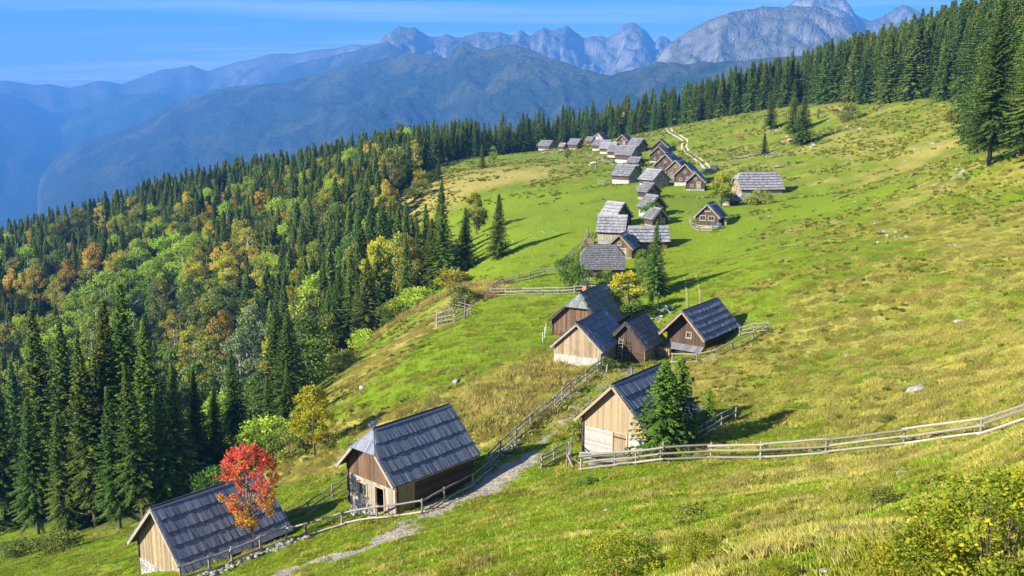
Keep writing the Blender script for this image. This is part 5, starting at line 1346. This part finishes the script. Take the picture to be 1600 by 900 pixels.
def cow(px, py, rz, mat, label, s=1.0):
    p = at(px, py); V = [(-.75, 0, 1.18), (-.35, 0, 1.2), (.15, 0, 1.16), (.6, 0, 1.22), (.9, 0, 1.3), (1.15, 0, 1.25), (1.42, 0, 1.02)]
    Rr = [.26, .33, .36, .32, .2, .17, .1]; E = [(i, i + 1) for i in range(6)]
    def chain(a, pts, rad):
        k = a
        for q, r_ in zip(pts, rad): V.append(q); Rr.append(r_); E.append((k, len(V) - 1)); k = len(V) - 1
    for sy in (-1, 1):
        chain(0, [(-.68, sy * .2, .9), (-.60, sy * .21, .68), (-.76, sy * .21, .42), (-.72, sy * .21, .08), (-.66, sy * .21, .0)], [.19, .11, .07, .055, .07])
        chain(3, [(.62, sy * .18, .85), (.60, sy * .19, .48), (.60, sy * .19, .1), (.65, sy * .19, .0)], [.15, .075, .05, .065])
        chain(5, [(1.12, sy * .2, 1.34)], [.04])
    chain(0, [(-.98, 0, 1.05), (-1.03, 0, .6)], [.045, .03])
    me = bpy.data.meshes.new('cow'); me.from_pydata(V, E, []); me.materials.append(MAT[mat])
    o = bpy.data.objects.new('cow', me); link(o); o.location = (p.x, p.y, p.z - .02); o.rotation_euler = (0, 0, math.radians(rz)); o.scale = (s, s, s)
    md = o.modifiers.new('skin', 'SKIN')
    for v_, r_ in zip(me.skin_vertices[0].data, Rr): v_.radius = (r_, r_)
    me.skin_vertices[0].data[0].use_root = True
    sd = o.modifiers.new('sub', 'SUBSURF'); sd.levels = 1; sd.render_levels = 2
    tag(o, label, 'cow', 'cows on the pastures')
cow(926, 263, 10, 'cow_pied', 'brown and white cow grazing on the meadow left of the village', 1.25); cow(1157, 220, 170, 'cow_brown', 'reddish-brown cow alone on the upper pasture above the stone ring', 1.05)
cow(1233, 227, 30, 'cow_pied', 'pied cow beside the spruce pair', 1.2); cow(1317, 176, 0, 'cow_pied', 'pale brown cow high up at the pasture rim', 1.3); cow(1306, 179, 200, 'cow_brown', 'brown cow beside the pale one at the pasture rim', 1.3)

# ------------------------------------------------------------------ grass
def grass_patch(seed, n, h0, h1, w, mat, rad=.75, lean=.5, tuft=6, straw=0.0):
    r = random.Random(seed); V, F, T, MI = [], [], [], []
    for i in range(n // tuft):
        a = r.uniform(0, 6.283); d = rad * math.sqrt(r.random()); cx_, cy_ = math.cos(a) * d, math.sin(a) * d; hh = r.uniform(h0, h1); tt = r.random(); mi = int(r.random() < straw); hh *= 1 + .6 * mi
        for j in range(tuft):
            a = r.uniform(0, 6.283); l = hh * r.uniform(.6, 1.1); q = r.uniform(.1, lean) * l; x, y = cx_ + r.gauss(0, .035), cy_ + r.gauss(0, .035)
            dx, dy = math.cos(a), math.sin(a); k = len(V); ww = w * r.uniform(.7, 1.3)
            V += [(x - dy * ww, y + dx * ww, -.03), (x + dy * ww, y - dx * ww, -.03), (x + dx * q * .4 + dy * ww * .7, y + dy * q * .4 - dx * ww * .7, l * .55), (x + dx * q, y + dy * q, l), (x + dx * q * .4 - dy * ww * .7, y + dy * q * .4 + dx * ww * .7, l * .55)]
            F.append((k, k + 1, k + 2, k + 3, k + 4)); T.append(min(1, max(0, .6 * tt + .4 * r.random()))); MI.append(mi)
    me = mesh_np('grass_patch', V, F, [MAT[mat], MAT['grass_straw']], T); me.polygons.foreach_set('material_index', MI); return me
GP = [[grass_patch(1 + i, 540, h, h * 2.4, .012, mt, lean=.6, straw=f)] for i, (h, mt, f) in enumerate([(.04, 'grass_green', .03), (.05, 'grass_green', .12), (.06, 'grass_mixed', .18), (.065, 'grass_mixed', .34), (.075, 'grass_mixed', .55), (.09, 'grass_mixed', .8)])]
ax, ay = np.meshgrid(np.arange(-70, 98, .92), np.arange(9, 176, .92)); ax = ax + rng.uniform(-.4, .4, ax.shape); ay = ay + rng.uniform(-.4, .4, ay.shape)
ax, ay = ax.ravel(), ay.ravel()
ok = (np.abs(ax) < .545 * ay + 3) & in_poly(ax, ay, MEADOW)
ok &= (rng.random(len(ax)) < 1.15 - sstep(35, 110, ay) * .72 - sstep(110, 176, ay) * .42)
ax, ay = ax[ok], ay[ok]
d_, p_, f_ = masks(ax, ay); ok = p_ < .35
for o in [o for o in COL.objects if o.name.startswith('cabin')]:        # none inside the cabins
    W, ya_, yb_, ww_, he_, hr_ = o['dims']; c_, s_ = math.cos(o.rotation_euler.z), math.sin(o.rotation_euler.z)
    lx = (ax - o.location.x) * c_ + (ay - o.location.y) * s_; ly = -(ax - o.location.x) * s_ + (ay - o.location.y) * c_
    ok &= ~((np.abs(lx) < ww_ + .3) & (ly > ya_ - .3) & (ly < yb_ + .3))
ax, ay, d_ = ax[ok], ay[ok], d_[ok]
az_ = ground(ax, ay); e = .4
nxv = -(ground(ax + e, ay) - ground(ax - e, ay)) / (2 * e); nyv = -(ground(ax, ay + e) - ground(ax, ay - e)) / (2 * e)
sel = np.clip((d_ * .95 + .04 + rng.normal(0, .24, len(ax))) * 6.0, 0, 5.99).astype(int)
rot = np.stack([-nyv * -1 * -1, nxv, np.zeros_like(nxv)], -1)
# tilt to the slope: euler x lifts y, euler y lowers x
rot = np.stack([np.arctan(-nyv), np.arctan(nxv), np.zeros_like(nxv)], -1)
sv = rng.uniform(.8, 1.25, len(ax)); 
# single tufts and herbs over the whole pasture
tx_, ty_ = rng.uniform(-240, 240, 300000), 55 + 345 * rng.random(300000) ** .8
ok = (np.abs(tx_) < .545 * ty_ + 3); tx_, ty_ = tx_[ok], ty_[ok]
ok = in_poly(tx_, ty_, MEADOW) & (fbm(tx_ / 6 + 8, ty_ / 5, 3) + .25 * fbm(tx_ / 40, ty_ / 40, 2) + rng.normal(0, .07, len(tx_)) > .665) & (rng.random(len(tx_)) < .9 - .45 * sstep(60, 330, ty_))
tm_ = masks(tx_, ty_); ok &= (tm_[1] < .2) & (tm_[0] + rng.normal(0, .06, len(tx_)) > .20)
for o in [o for o in COL.objects if o.name.startswith('cabin')]: ok &= np.hypot(tx_ - o.location.x, ty_ - o.location.y) > o['dims'][0] + 1.2
tx_, ty_ = tx_[ok], ty_[ok]; tz_ = ground(tx_, ty_) if len(tx_) else ty_; tz_ = np.array([gz(a, b) for a, b in zip(tx_, ty_)])
GP += [[grass_patch(31 + i, 66, .10, .26, .02, mt, rad=.24, lean=.7)] for i, mt in enumerate(['herb_dark', 'herb_dark', 'grass_straw', 'grass_mixed'])]
tv = rng.choice([6, 7, 8, 9], len(tx_), p=[.34, .2, .24, .22]); ts = rng.uniform(.7, 1.5, len(tx_)) * (1 + .5 * sstep(100, 300, ty_))
print('TUFTS', len(tx_))
scatter('grass', np.concatenate([np.stack([ax, ay, az_], -1), np.stack([tx_, ty_, tz_], -1)]), np.concatenate([rot, np.column_stack([np.zeros((len(tx_), 2)), rng.uniform(0, 6.28, len(tx_))])]),
        np.concatenate([np.stack([np.full(len(ax), 1.0), np.full(len(ax), 1.0), sv], -1), np.repeat(ts[:, None], 3, 1)]), np.concatenate([sel, tv]), GP, 'rough meadow grass, green and straw-coloured, over the near slopes', 'grass')
print('GRASS', len(ax))
# dry weeds along the forest rim
WD = [[grass_patch(20 + i, 200, .35, .8, .018, ('dry_herb', 'grass_straw')[i], .9, .5)] for i in range(2)]
wp = []
for l, n, sp2 in (([(515,590),(560,550),(620,505),(680,470),(740,452),(768,462)], 260, 1.6), ([(850,590),(800,640),(740,660),(860,575)], 120, 2.5)):
    Q = pixline(l)
    for i in range(n):
        q = random.choice(Q); wp.append((q[0] + random.gauss(0, sp2), q[1] + random.gauss(0, sp2)))
wp = np.array(wp); wz = ground(wp[:, 0], wp[:, 1])
scatter('dry_weeds', np.column_stack([wp, wz]), np.column_stack([np.zeros((len(wp), 2)), rng.uniform(0, 6.28, len(wp))]), np.repeat(rng.uniform(.7, 1.3, (len(wp), 1)), 3, 1), rng.integers(0, 2, len(wp)), WD, 'tall brown dry weeds along the forest rim', 'weeds')

# ------------------------------------------------------------------ haze
def haze():
    b = MB(); b.box((0, 0, 10), (23800, 23800, 1720), 0)
    m, nt, out = new_mat('haze_air'); v = nt.nodes.new('ShaderNodeVolumePrincipled')
    v.inputs['Color'].default_value = (.105, .35, .86, 1); v.inputs['Absorption Color'].default_value = (0, 0, 0, 1)
    v.inputs['Density'].default_value = 1.35e-4; v.inputs['Anisotropy'].default_value = 0.0
    nt.links.new(v.outputs[0], out.inputs['Volume'])
    o = b.build('haze', m); tag(o, 'thin blue mountain haze filling the valley air', 'haze', kind='stuff')
haze()
